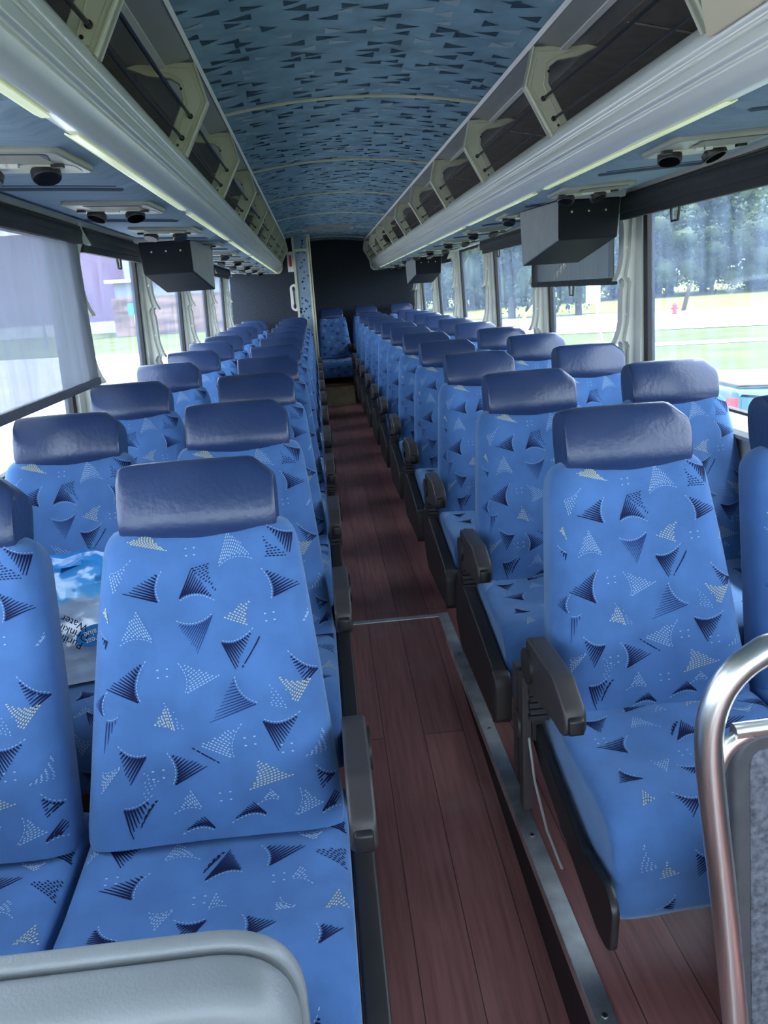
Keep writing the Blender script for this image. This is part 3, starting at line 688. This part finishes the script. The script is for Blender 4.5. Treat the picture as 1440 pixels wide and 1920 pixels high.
CF += [('n', (420, 1260), (560, 1290), (440, 1370)), ('n', (700, 1250), (690, 1340), (830, 1290)), ('w', (900, 1220), (1010, 1260), (930, 1330)), ('n', (1180, 1230), (1060, 1300), (1160, 1360)), ('y', (260, 1250), (340, 1330), (230, 1340)),
('w', (560, 1400), (660, 1420), (600, 1330)), ('n', (900, 1400), (1040, 1410), (960, 1480)), ('wd', (150, 1180), (220, 1290), (110, 1300)), ('n', (760, 1440), (640, 1500), (780, 1540)), ('n', (330, 1430), (220, 1480), (330, 1540)), ('y', (1180, 1420), (1110, 1520), (1240, 1500))]
CD = [(880, 440), (660, 820), (1250, 450), (300, 720), (1000, 760)]
def inlay(mb, fins, dots, uvf, pt, kx, ky, seed=1, sp_=.0052):
    rg = random.Random(seed)
    def MM(p): u, t = uvf(*p); return Vector((u*kx, t*ky))
    def emit(a, b, wa, wb, mi):
        n = max(1, int((b-a).length/.012)); d = (b-a)
        if d.length < 1e-5: return
        q = Vector((-d.y, d.x)).normalized()
        vs = []
        for k in range(n+1):
            c = a+d*k/n; w_ = wa+(wb-wa)*k/n
            for sg in (-1, 1):
                e_ = c+q*w_*sg
                u = e_.x/kx; t = e_.y/ky
                if abs(u) > .985 or t < .03 or t > .985: return
                vs.append(pt(u, t, .0007))
        mb.add(vs, [(2*k, 2*k+2, 2*k+3, 2*k+1) for k in range(n)], mi)
    for ty, A, B, C in fins:
        A, B, C = MM(A), MM(B), MM(C); ab = (B-A).length
        n = max(4, int(ab/sp_)); dotted = ty in ('nd', 'w', 'wd', 'y'); 
        mi = {'n': 1, 'nd': 1, 'nf': 2, 'w': 3, 'wd': 3, 'y': 4}[ty]
        wd_ = {'n': .0021, 'nd': .0011, 'nf': .0013, 'w': .0010, 'wd': .0008, 'y': .0011}[ty]
        cen = (A+B)/2; tow = (C-cen)
        if tow.length > 0: tow.normalize()
        for k in range(n):
            f_ = (k+.6)/n; bul = tow*ab*.16*4*f_*(1-f_)
            a = A+(B-A)*f_+bul; b = A+(C-A)*f_
            b = b+(b-a)*rg.uniform(-.08, .05)
            if (b-a).length < .003: continue
            if not dotted: emit(a, b, wd_, wd_*.35, mi)
            else:
                L_ = (b-a).length; d = (b-a)/L_; x = (.003 if k % 2 else 0); st = .0065 if ty in ('w', 'y') else .0085
                while x < L_-.002:
                    emit(a+d*x, a+d*min(L_, x+st*(.62 if ty != 'wd' else .3)), wd_, wd_, mi); x += st
        if ty in ('n', 'w', 'nf'):     # dashed light line along the curved edge
            m_ = max(6, int(ab/.006))
            for k in range(m_):
                f_ = k/m_; g_ = (k+.55)/m_
                p = [A+(B-A)*q+tow*ab*.16*4*q*(1-q)-tow*.0035 for q in (f_, g_)]
                emit(p[0], p[1], .0007, .0007, 3)
    for D in dots:
        c = MM(D)
        for dx, dy in ((-.009, -.006), (.009, -.007), (-.008, .008), (.009, .007)):
            p = c+Vector((dx, dy)); emit(p, p+Vector((.004, 0)), .0012, .0012, 3)
SM = ['fabric', 'navy', 'navy2', 'white', 'yellow']
def back_mesh():
    mb = MB(); rings = []
    nt, nu = 34, 26
    for j in range(nt+1):
        t = (j/nt)**1.25
        us = [math.sin(math.pi/2*(-1+2*k/nu)) for k in range(nu+1)]
        ring = [bpt(u, t) for u in us]+[bpt(u, t, 0, True) for u in reversed(us[1:-1])]
        rings.append(ring)
    mb.loft(rings, 0, True, True)
    mb2 = MB(); inlay(mb2, BF, BD, back_uv, bpt, .22, .60)
    return mb, mb2
def join(a, b):
    a.add(b.v, b.f, 0); n = len(b.f); a.m[-n:] = b.m; return a
def cushion_mesh():
    mb = MB(); rings = []; nu = 24; nt = 40
    for k in range(nu+1):
        u = math.sin(math.pi/2*(-1+2*k/nu))
        top = [cpt(u, j/nt) for j in range(nt+1)]
        sh = .022*(1-(max(0, 1-abs(u)**8))**(1/8))
        bot = [(u*.232, y+0*sh, z+sh) for y, z in cbot]
        rings.append(top+bot)
    mb.loft(rings, 0, True, True)
    mb2 = MB(); inlay(mb2, CF, CD, cush_uv, cpt, .232, CL, 2)
    return mb, mb2
def headrest_mesh():
    mb = MB(); rings = []; nu = 30; ns = 36
    for k in range(nu+1):
        a = -1+2*k/nu; u = math.sin(math.pi/2*a); x = u*.146
        e_ = (max(0, 1-abs(u)**7))**(1/7); sc_ = .72+.28*e_ if abs(u) < .9999 else .66
        ring = []
        for q in range(ns):
            th = 2*math.pi*q/ns; c_, s_ = math.cos(th), math.sin(th)
            yy = .056*math.copysign(abs(c_)**.72, c_); zz = .079*math.copysign(abs(s_)**.62, s_)
            if yy < 0 and zz > 0: yy *= 1-.12*(zz/.079)
            if u > .72 and zz > 0: zz *= 1-.42*((u-.72)/.28)
            wr = .0016*math.sin(th*9+u*5)*sst(abs(u), .80, .97)
            rg_ = sc_+wr*10*.5
            ring.append((x, (yy-.004*math.cos(u*3))*rg_, zz*rg_))
        rings.append(ring)
    mb.loft(rings, 0, True, True)
    # tilt and place
    out = MB(); ca, sa = math.cos(.36), math.sin(.36)
    vs = [(x, y*ca+z*sa-.004, -y*sa+z*ca+1.078) for x, y, z in mb.v]
    out.v = vs; out.f = mb.f; out.m = mb.m; out.sm = mb.sm
    return out
def mkmesh(mb, name, mats):
    o = mb.build(name, mats); me = o.data; bpy.data.objects.remove(o); return me
# keep inlay windings untouched by merging after normals are fixed
def merged(name, pair, mats):
    base, inl = pair
    o = base.build(name, 'fabric'); vs = [tuple(v.co) for v in o.data.vertices]; fs = [tuple(p.vertices) for p in o.data.polygons]
    old = o.data; bpy.data.objects.remove(o)
    m = MB(); m.v = vs; m.f = fs; m.m = [0]*len(fs); m.sm = [True]*len(fs); join(m, inl); m.keepn = True
    o = m.build(name, mats); me = o.data; bpy.data.objects.remove(o); return me
ME = {'back': merged('backrest', back_mesh(), SM), 'cush': merged('seat_cushion', cushion_mesh(), SM), 'head': mkmesh(headrest_mesh(), 'headrest', 'vinyl')}
def add(name, me, parent, loc=(0, 0, 0), label=None):
    o = bpy.data.objects.new(name, me); COL.objects.link(o); o.parent = parent; o.location = loc
    if label: o['label'] = label
    return o
arm_prof = round_poly([Vector(p) for p in [(-.185, .695), (-.385, .700), (-.455, .665), (-.462, .625), (-.445, .604), (-.36, .598), (-.22, .570), (-.185, .575), (-.172, .62)]], .015, 4)
def seat_unit(s, n_seats=2, bare=False, centre=None):
    r_ = empty('double_coach_seat' if n_seats == 2 else 'single_coach_seat')
    xs = [s*.464, s*.942][:n_seats] if centre is None else [centre]
    for x in xs:
        add('seat_cushion', ME['cush'], r_, (x, 0, 0))
        b = add('backrest', ME['back'], r_, (x, 0, 0))
        add('headrest', ME['head'], b, (0, 0, 0))
        if s > 0 and centre is None:      # the right hand seats stand a little more upright
            th = .085; py, pz = -.012, 1.06; b.rotation_euler = (th, 0, 0)
            b.location = (x, py-(py*math.cos(th)-pz*math.sin(th)), pz-(py*math.sin(th)+pz*math.cos(th)))
    if centre is None: x0, x1 = s*.20, s*1.15
    ax = s*.207 if centre is None else centre+.255
    so = s if centre is None else 1
    g = MB(); slab(g, arm_prof, ax-.022, ax+.022, .006, 0, 3, 'x')
    ar = g.build('armrest', 'arm', r_)
    g = MB(); slab(g, round_poly([Vector((y, z)) for y, z in [(-.448, .612), (-.468, .618), (-.468, .650), (-.448, .655)]], .006), ax-.015, ax+.015, .004, 0, 2, 'x'); g.build('recline_button', 'black', ar)
    g = MB(); g.disc((ax-so*.022, -.205, .632), (-so, 0, 0), .040, .007, 24); g.build('pivot_cover', 'panelp', ar)
    g = MB()
    for k in range(5): g.box((ax-.022+.002*(k % 2), -.215, .50+.016*k), (ax+.022-.002*(k % 2), -.125, .512+.016*k))
    g.box((ax-.015, -.20, .44), (ax+.015, -.13, .60)); g.build('armrest_support', 'panelp', r_)
    if not bare:
        pp = round_poly([Vector(p) for p in [(-.06, .47), (-.05, .33), (-.14, .255), (-.60, .265), (-.655, .30), (-.66, .405), (-.60, .43), (-.22, .505), (-.08, .52)]], .02, 4)
        g = MB(); slab(g, pp, ax-.022, ax+.018, .006, 0, 3, 'x'); po = g.build('side_panel', 'panelp', r_)
        g = MB(); slab(g, round_poly([Vector(p) for p in [(-.625, .262), (-.668, .285), (-.672, .40), (-.655, .425), (-.625, .425)]], .014, 4), ax-.026, ax+.022, .006, 0, 3, 'x'); g.build('front_cap', 'arm', po)
    else:
        g = MB(); slab(g, round_poly([Vector(p) for p in [(-.16, .50), (-.13, .44), (-.24, .385), (-.50, .315), (-.60, .29), (-.655, .30), (-.665, .40), (-.63, .425), (-.50, .40), (-.26, .455)]], .02, 4), ax-.004, ax+.012, .004, 0, 2, 'x')
        g.build('side_panel', 'black', r_, label='bare black seat side plate without its cover')
        g = MB(); g.box((ax-.035, -.20, .26), (ax-.013, -.165, .60)); g.box((ax-.035, -.145, .30), (ax-.013, -.115, .60)); g.disc((ax-.035, -.155, .46), (-so, 0, 0), .03, .006, 20)
        g.build('bracket', 'arm', r_)
        g = MB(); g.tube([(ax-.02, -.19, .46), (ax-.022, -.25, .37), (ax-.024, -.35, .32), (ax-.02, -.44, .30)], .003, 8); g.build('cable', 'fairing', r_)
    if centre is None:
        g = MB(); a, b = sorted((s*.25, s*1.16)); g.box((a, -.44, .24), (b, -.39, .28)); g.box((a, -.27, .22), (b, -.22, .30)); g.build('seat_frame', 'black', r_)
        for x in (s*.70, s*1.02):
            g = MB(); g.hexa([(x-.02, -.40, 0), (x+.02, -.40, 0), (x-.02, -.12, 0), (x+.02, -.12, 0), (x-.02, -.38, .36), (x+.02, -.38, .36), (x-.02, -.18, .36), (x+.02, -.18, .36)]); g.build('leg', 'panelp', r_)
        for x in xs:
            g = MB(); slab(g, [Vector(p) for p in [(.065, 1.0), (.078, .96), (-.10, .46), (-.15, .42), (-.17, .44), (-.12, .50), (.045, 1.0)]], x-.13, x+.13, .01, 0, 2, 'x'); g.build('back_shell', 'panelp', r_)
    return r_
YR0, YL0, SPC = 1.7015, 1.4562, .80
R1 = seat_unit(1, bare=True); R1.location = (0, YR0, fz(YR0)); tag(R1, 'front blue patterned double seat right of the aisle with uncovered side plate', 'bus seat', 'double seats right of the aisle')
RP = seat_unit(1); LP = seat_unit(-1)
for i in range(1, 11):
    o = RP if i == 1 else copy_tree(RP); y = YR0+SPC*i; o.location = (0, y, fz(y)); jt = rnd.uniform(-.012, .012)
    o.location.y += jt
    tag(o, 'blue patterned double seat right of the aisle, %s from the front' % ORD[i], 'bus seat', 'double seats right of the aisle')
for i in range(0, 11):
    o = LP if i == 0 else copy_tree(LP); y = YL0+SPC*i; o.location = (0, y, fz(y))
    if i > 1: o.location.y += rnd.uniform(-.012, .012)
    tag(o, 'blue patterned double seat left of the aisle, %s from the front' % ORD[i], 'bus seat', 'double seats left of the aisle')
# rear row against the back wall
yb = 10.62
o = copy_tree(RP); o.location = (0, yb, fz(yb)+.06); tag(o, 'raised rearmost double seat against the dark back wall on the right', 'bus seat', 'double seats right of the aisle')
cs = seat_unit(1, 1, centre=0.0); cs.location = (0, yb-.1, fz(yb)+.055); tag(cs, 'single blue seat facing the aisle at the rear centre', 'bus seat')
g = MB(); slab(g, round_poly([Vector((y, z)) for y, z in [(-.62, .20), (-.20, .20), (-.20, .30), (-.62, .24)]], .01), -.20, .20, .004, 0, 2, 'x'); g.build('seat_base', 'wood', cs)
g = MB(); g.box((-.21, yb-.66, fz(yb)-.02), (.21, yb-.10, fz(yb)+.27)); tag(g.build('seat_plinth', 'kick'), 'worn olive box panel under the rear centre seat', 'plinth')
g = MB(); g.box((-.215, yb-.675, fz(yb)+.271), (.215, yb-.10, fz(yb)+.298)); tag(g.build('plinth_ledge', 'wood'), 'dark brown wooden ledge on top of the olive panel', 'ledge')

# ------------------------------------------------------------------ water bag on the second left window seat
bagc = (-.885, 1.90, .612)
e = empty('water_bottle_wrap', bagc, label='crumpled clear and blue plastic water bottle wrap lying on the second left seat', cat='plastic bag')
g = MB(); rings = []; nz_, nu_ = 40, 40
for j in range(nz_+1):
    t = j/nz_; z = -.075+.30*t; w_ = .135*(1-.12*t)*(1 if t > .06 else .9); d_ = .060*(1-t)**.7+.010
    if t > .93: d_ *= .5
    ring = []
    for k in range(nu_):
        a = 2*math.pi*k/nu_; c_, s_ = math.cos(a), math.sin(a)
        p = Vector((w_*math.copysign(abs(c_)**.6, c_), d_*math.copysign(abs(s_)**.8, s_)+.10*t, z))
        nn = noise.noise(p*14)*.020+noise.noise(p*38)*.008
        ring.append((p.x+nn*.5, p.y+nn*1.3, p.z+(nn*1.5 if t > .9 else 0)))
    rings.append(ring)
g.loft(rings, 0, True, True); g.build('wrap', 'bag', e)
def text_mesh(name, txt, size, mtx, m_, parent, ext_=.0004):
    c = bpy.data.curves.new(name, 'FONT'); c.body = txt; c.size = size; c.align_x = 'CENTER'; c.align_y = 'CENTER'; c.extrude = ext_; c.space_line = .85
    o = bpy.data.objects.new(name, c); COL.objects.link(o)
    dg = bpy.context.evaluated_depsgraph_get(); me = bpy.data.meshes.new_from_object(o.evaluated_get(dg)); bpy.data.objects.remove(o)
    me.materials.clear(); me.materials.append(M[m_]); q = bpy.data.objects.new(name, me); COL.objects.link(q); q.parent = parent; q.matrix_local = mtx
    return q
def facing(x, y, z, roll, tilt=.3): return Matrix.Translation((x, y, z)) @ Matrix.Rotation(math.pi/2-tilt, 4, 'X') @ Matrix.Rotation(roll, 4, 'Z')
text_mesh('printed_text', 'Purified\nDrinking\nWater', .027, facing(-.012, -.046, .060, math.pi-.5), 'navy', e)
g = MB(); n = 24; g.add([(.046*math.cos(2*math.pi*k/n), .027*math.sin(2*math.pi*k/n), 0) for k in range(n)]+[(.046*math.cos(2*math.pi*k/n), .027*math.sin(2*math.pi*k/n), .0008) for k in range(n)],
    [tuple(range(n)), tuple(range(n, 2*n))]+[(k, (k+1) % n, n+(k+1) % n, n+k) for k in range(n)])
q = g.build('logo_oval', 'bluesign', e); q.matrix_local = facing(.045, -.050, .045, math.pi+.25)
text_mesh('printed_text', 'Great\nValue', .021, facing(.045, -.0515, .045, math.pi+.25), 'whitepaint', e)

# ------------------------------------------------------------------ foreground: grey padded partition, handrail and carpeted panel
e = empty('padded_partition', (0, .56, 0), label='grey padded vinyl partition top in the bottom left foreground', cat='partition')
g = MB()
outl = round_poly([Vector(p) for p in [(-1.15, .12), (-.284, .12), (-.284, .853), (-1.15, .853)]], .085, 12)
slab(g, outl, -.012, .055, .022, 0, 6, 'y'); g.build('pad', 'greyvinyl', e)
g = MB(); o2 = inset(outl, .030); pts = [(p.x, -.0135, p.y) for p in o2]; g.tube(pts+[pts[0]], .0022, 6)
outl2 = inset(outl, -.004)
slab(g, outl2, .052, .072, .006, 0, 3, 'y'); g.build('piping', 'greyvinyl', e)
e = empty('handrail', (-.012, .9, 0), label='brushed metal handrail curving over the carpeted panel at lower right', cat='handrail')
g = MB()
tp = [Vector(p) for p in [(.410, 0, .0), (.366, 0, .30), (.3335, 0, .533), (.304, 0, .724), (.293, 0, .82), (.298, 0, .872), (.316, 0, .912), (.350, 0, .943), (.40, 0, .958), (.60, 0, .962), (1.08, 0, .962)]]
def cr(pts, n=6):
    o_ = []
    for i in range(len(pts)-1):
        p0, p1, p2, p3 = pts[max(i-1, 0)], pts[i], pts[i+1], pts[min(i+2, len(pts)-1)]
        for k in range(n):
            t = k/n; o_.append(.5*((2*p1)+(-p0+p2)*t+(2*p0-5*p1+4*p2-p3)*t*t+(-p0+3*p1-3*p2+p3)*t**3))
    return o_+[pts[-1]]
g.tube(cr(tp), .0195, 20); g.build('tube', 'steel', e)
g = MB(); g.tube(cr([Vector(p) for p in [(.306, 0, .765), (.312, 0, .79), (.325, 0, .812), (.35, 0, .826), (.39, 0, .833), (1.08, 0, .835)]]), .0115, 16); g.build('brace', 'steel', e)
e = empty('carpeted_partition', (0, .93, 0), label='grey carpeted partition panel behind the handrail at the right edge', cat='partition')
g = MB(); o3 = round_poly([Vector(p) for p in [(.385, .0), (1.15, .0), (1.15, .815), (.322, .815)]], .06, 8)
slab(g, o3, -.018, .02, .008, 0, 3, 'y'); g.build('edging', 'greyedge', e)
g = MB(); slab(g, inset(o3, .024), -.0205, -.012, .003, 0, 2, 'y'); g.build('carpet', 'greycarpet', e)
g = MB(); g.box((.392, -.030, .72), (.43, -.021, .825)); g.build('mounting_tab', 'alu', e)
# beige cabinet door at the front of the right rack
g = MB()
zq = zu(1.5)
slab(g, round_poly([Vector(p) for p in [(1.55, 1.858), (1.0, 1.862), (1.0, 2.10), (1.42, 2.10)]], .02, 6), -.006, .006, .003, 0, 2, 'x')
o = g.build('rack_door', 'beigedoor'); o.rotation_euler = (0, -.5236, 0); o.location = (.553-1.862*math.sin(-.5236)*1.0, 0, 1.862-1.862*math.cos(-.5236)*1.0)
tag(o, 'beige cabinet door closing the front of the right luggage rack', 'cabinet door')

# ------------------------------------------------------------------ outside
GZ = -1.3
g = MB(); g.quad([(-400, -200, GZ), (400, -200, GZ), (400, 500, GZ), (-400, 500, GZ)]); g.build('ground_grass', 'grass', kind='structure')
def strip2(name, pts, z, m_):
    g = MB(); g.quad([(x, y, GZ+z) for x, y in pts]); return g.build(name, m_, kind='structure')
strip2('path', [(2.2, 33.5), (2.2, 32.0), (60, 17.0), (60, 18.9)], .02, 'road')
strip2('road_right', [(1.5, 43.5), (60, 20.5), (110, 20), (1.5, 66)], .03, 'road')
strip2('lawn_right', [(1.5, 66.2), (110, 20.5), (200, 160), (1.5, 160)], .03, 'lawn')
strip2('road_left', [(-1.6, -30), (-1.6, 46), (-60, 62), (-60, -30)], .02, 'road')
def sign_post(x, y, h, w_, hh, m_, label, cat='sign', lean=0, face='whitepaint'):
    e = empty('road_sign', (x, y, GZ), label=label, cat=cat)
    g = MB(); g.tube([(0, 0, 0), (lean, 0, h)], .05, 8); g.build('post', 'bark' if m_ is None else m_, e)
    if w_:
        g = MB(); g.box((lean-w_/2, -.07, h-hh), (lean+w_/2, -.05, h)); g.build('plate', face, e)
    return e
sign_post(12.0, 33.0, 2.4, .62, .75, 'steel', 'white road sign on a thin post beyond the half drawn shade', lean=-.45)
e = sign_post(28.3, 45.5, 2.6, 1.2, 1.2, 'steel', 'white pointed sign at the far right edge of the window')
sign_post(-13.6, 60.5, 3.0, .85, .85, 'steel', 'blue parking sign in front of the brick building', face='bluesign')
e = empty('fire_hydrant', (23.2, 50.2, GZ), label='red fire hydrant on the far lawn beyond the road', cat='fire hydrant')
g = MB(); g.tube([(0, 0, 0), (0, 0, .08), (0, 0, .09), (0, 0, .55), (0, 0, .56), (0, 0, .62), (0, 0, .72), (0, 0, .78)], [.2, .2, .13, .13, .17, .17, .10, .03], 14); g.build('barrel', 'red', e)
for sx in (-1, 1):
    g = MB(); g.disc((sx*.10, 0, .42), (sx, 0, 0), .07, .14, 12); g.build('outlet_cap', 'red', e)
g = MB(); g.tube([(25.6, 54, GZ), (26.0, 54, GZ+1.75)], [.16, .14], 10); tag(g.build('bollard', 'bark'), 'short leaning grey wooden post behind the red hydrant', 'post')
# guy wire
e = empty('guy_wire', (0, 0, 0), label='slanting guy wire with yellow guard outside the right windows', cat='wire')
g = MB(); g.tube([(9.6, 40, GZ), (16.8, 40, 7.2)], .03, 6); g.build('wire', 'steel', e)
g = MB(); g.tube([(9.6, 39.95, GZ), (12.6, 39.95, GZ+3.4)], .075, 8); g.build('guard', 'yellowg', e)
# light pole left
g = MB(); g.tube([(-21.5, 64, GZ), (-21.3, 64, 6.2)], [.12, .07], 8); tag(g.build('lamp_post', 'greyedge'), 'thin dark pole on the lawn before the purple building', 'pole')
# buildings
e = empty('purple_building', (-45, 100, GZ), label='large purple windowless building on the left', cat='building')
g = MB(); g.box((-45, -6, 0), (23.4, 30, 11.2)); g.build('wall', 'purple', e)
g = MB(); g.box((-45, -6.1, 0), (23.5, -6.0, 1.3)); g.build('foundation', 'road', e)
e = empty('brick_building', (-10, 80, GZ), label='low brick building with pale upper walls and flat white roof edge on the left', cat='building')
g = MB(); g.box((-9.7, -1, 0), (9, 14, 3.6)); g.build('brick_wall', 'brickw', e)
g = MB(); g.box((-9.3, -.8, 3.6), (9, 14, 5.0)); g.build('upper_wall', 'paleside', e)
g = MB(); g.box((-9.9, -1.8, 5.0), (9.4, 13, 5.3)); g.build('roof', 'whitepaint', e)
g = MB(); g.box((-10.4, 9, 0), (9, 13.9, 10.2)); g.build('rear_wall', 'paleside', e)
# pickup truck outside the right window
e = empty('pickup_truck', (4.88, 10.1, GZ), -math.pi/2, label='light blue pickup truck with dark bed cover outside the right window', cat='truck')
tr = round_poly([Vector(p) for p in [(0, .45), (5.2, .45), (5.3, 1.0), (3.6, 1.1), (2.6, 1.12), (0, 1.30)]], .08, 5)
def xs_(mb, pl, x0, x1, r_, mi=0): return slab(mb, pl, x0, x1, r_, mi, 4, 'x')
g = MB(); xs_(g, tr, -.92, .92, .10); g.build('body', 'truck', e)
g = MB(); xs_(g, round_poly([Vector(p) for p in [(.06, 1.26), (2.3, 1.20), (2.3, 1.25), (.06, 1.345)]], .02), -.86, .86, .03); g.build('bed_cover', 'greyedge', e)
g = MB(); xs_(g, round_poly([Vector(p) for p in [(2.1, 1.1), (2.4, 1.72), (3.4, 1.75), (4.1, 1.1)]], .1), -.78, .78, .12); g.build('cab', 'truck', e)
for sx in (-1, 1):
    g = MB(); g.box((sx*.86-.07, -.025, .78), (sx*.86+.07, .05, 1.18)); g.build('tail_lamp', 'red', e)
g = MB(); g.box((-.98, -.14, .45), (.98, -.02, .62)); g.build('bumper', 'alu', e)
for x in (-.85, .85):
    for y in (.95, 4.2):
        g = MB(); g.disc((x-.11, y, .36), (1, 0, 0), .36, .22, 24); g.build('wheel', 'rubber', e)
# trees
def tree_proto(h, wdt, mleaf, seed, n=5200):
    r_ = random.Random(seed); e = empty('tree')
    g = MB(); blobs = []
    for k in range(20):
        a = r_.uniform(0, 2*math.pi); q = r_.random()**.6; z = h*(r_.uniform(.06, .9) if k%2 else r_.uniform(.3, .92)); rr_ = wdt*(1-.55*abs(z/h-.5)*1.3)
        blobs.append((Vector((math.cos(a)*q*rr_*.75, math.sin(a)*q*rr_*.75, z)), wdt*r_.uniform(.28, .5)))
    for k in range(n):
        c, br_ = r_.choice(blobs); d = Vector((r_.gauss(0, 1), r_.gauss(0, 1), r_.gauss(0, 1))).normalized()
        p = c+d*br_*(.62+.5*r_.random()); s_ = r_.uniform(.14, .36)*h/14
        u = Vector((r_.gauss(0, 1), r_.gauss(0, 1), r_.gauss(0, 1))).normalized(); v = (d*.6+Vector((r_.gauss(0, 1), r_.gauss(0, 1), r_.gauss(0, 1)))*.5).cross(u).normalized()
        g.add([p-u*s_, p+v*s_*.7, p+u*s_, p-v*s_*.7], [(0, 1, 2, 3)])
    for c, br_ in blobs:
        k0 = len(g.v); g.sphere(c, (br_*.56, br_*.56, br_*.54), 7)
        for q in range(k0, len(g.v)):
            p = Vector(g.v[q]); d = p-c; g.v[q] = tuple(c+d*(1+.55*noise.noise(p*.9+Vector((seed, 0, 0)))))
    g.keepn = True; g.build('crown', mleaf, e)
    g = MB(); g.tube([(0, 0, 0), (.1, 0, h*.3), (0, .1, h*.7)], [h*.03, h*.022, h*.01], 8); g.build('trunk', 'bark', e)
    return e
protos = [tree_proto(15, 5.2, 'leaf', 1), tree_proto(14, 5.5, 'leaf', 2), tree_proto(13, 5.0, 'leafl', 3), tree_proto(9, 4.6, 'leaf', 4)]
used = set()
def put_tree(k, x, y, sc_, label):
    o = protos[k] if k not in used else copy_tree(protos[k]); used.add(k)
    o.location = (x, y, GZ); o.rotation_euler = (0, 0, rnd.uniform(0, 6)); o.scale = (sc_, sc_, sc_*rnd.uniform(.92, 1.1)); tag(o, label, 'tree', 'trees beyond the lawn')
    return o
put_tree(3, 19.4, 58, 1.0, 'low spreading tree standing alone on the lawn behind the right windows')
put_tree(3, 14.8, 60, 1.15, 'rounded lawn tree with low branches beside the guy wire')
put_tree(3, 17.0, 86, 1.25, 'dark lawn tree seen low through the fourth right window')
def where(x, y, k, row):
    P_ = Vector((x, y, 3))-Vector((-.213, 0, 1.45)); u = 720+FPX*P_.dot(R)/P_.dot(F)
    w_ = 'nearest' if u > 1211 else 'second' if u > 1031 else 'third' if u > 931 else 'fourth' if u > 867 else 'rearmost'
    pos = ' near its edge' if u > 1350 else ''
    return ('light green' if k == 2 else 'dark green')+(' front' if row == 0 else ' back')+' row tree of the woods through the '+w_+' right window'
for row, (yy, kk) in enumerate(((96, 0), (104, 1))):
    x = 9+row*3
    while x < 92:
        k = rnd.choice((0, 1, 0, 1, 2)) if row == 0 else rnd.choice((0, 1))
        y = yy-.18*max(0, x-20)+rnd.uniform(-2, 2)
        put_tree(k, x, y, rnd.uniform(.85, 1.12)*(1.12 if row else .95), where(x, y, k, row))
        x += rnd.uniform(4.6, 6.2)
x = 7
while x < 88:
    o = put_tree(3, x, 90-.18*max(0, x-20)+rnd.uniform(-1.5, 1.5), rnd.uniform(.75, 1.0), '')
    P_ = Vector((x, 90, 0))-Vector((-.213, 0, 1.45)); u = 720+FPX*P_.dot(R)/P_.dot(F)
    w_ = 'nearest' if u > 1211 else 'second' if u > 1031 else 'third' if u > 931 else 'fourth' if u > 867 else 'rearmost'
    o['label'] = 'low bushy tree before the woods through the '+w_+' right window'; x += rnd.uniform(3.6, 4.6)
# tell the trees of one window apart by their order from the left
grp = {}
for o in COL.objects:
    if o.get('category') == 'tree': grp.setdefault(o['label'], []).append(o)
for lb, os_ in grp.items():
    if len(os_) < 2: continue
    os_.sort(key=lambda o: o.location.x/o.location.y)
    for k, o in enumerate(os_[:13]): o['label'] = lb+', '+ORD[k]+' from left'
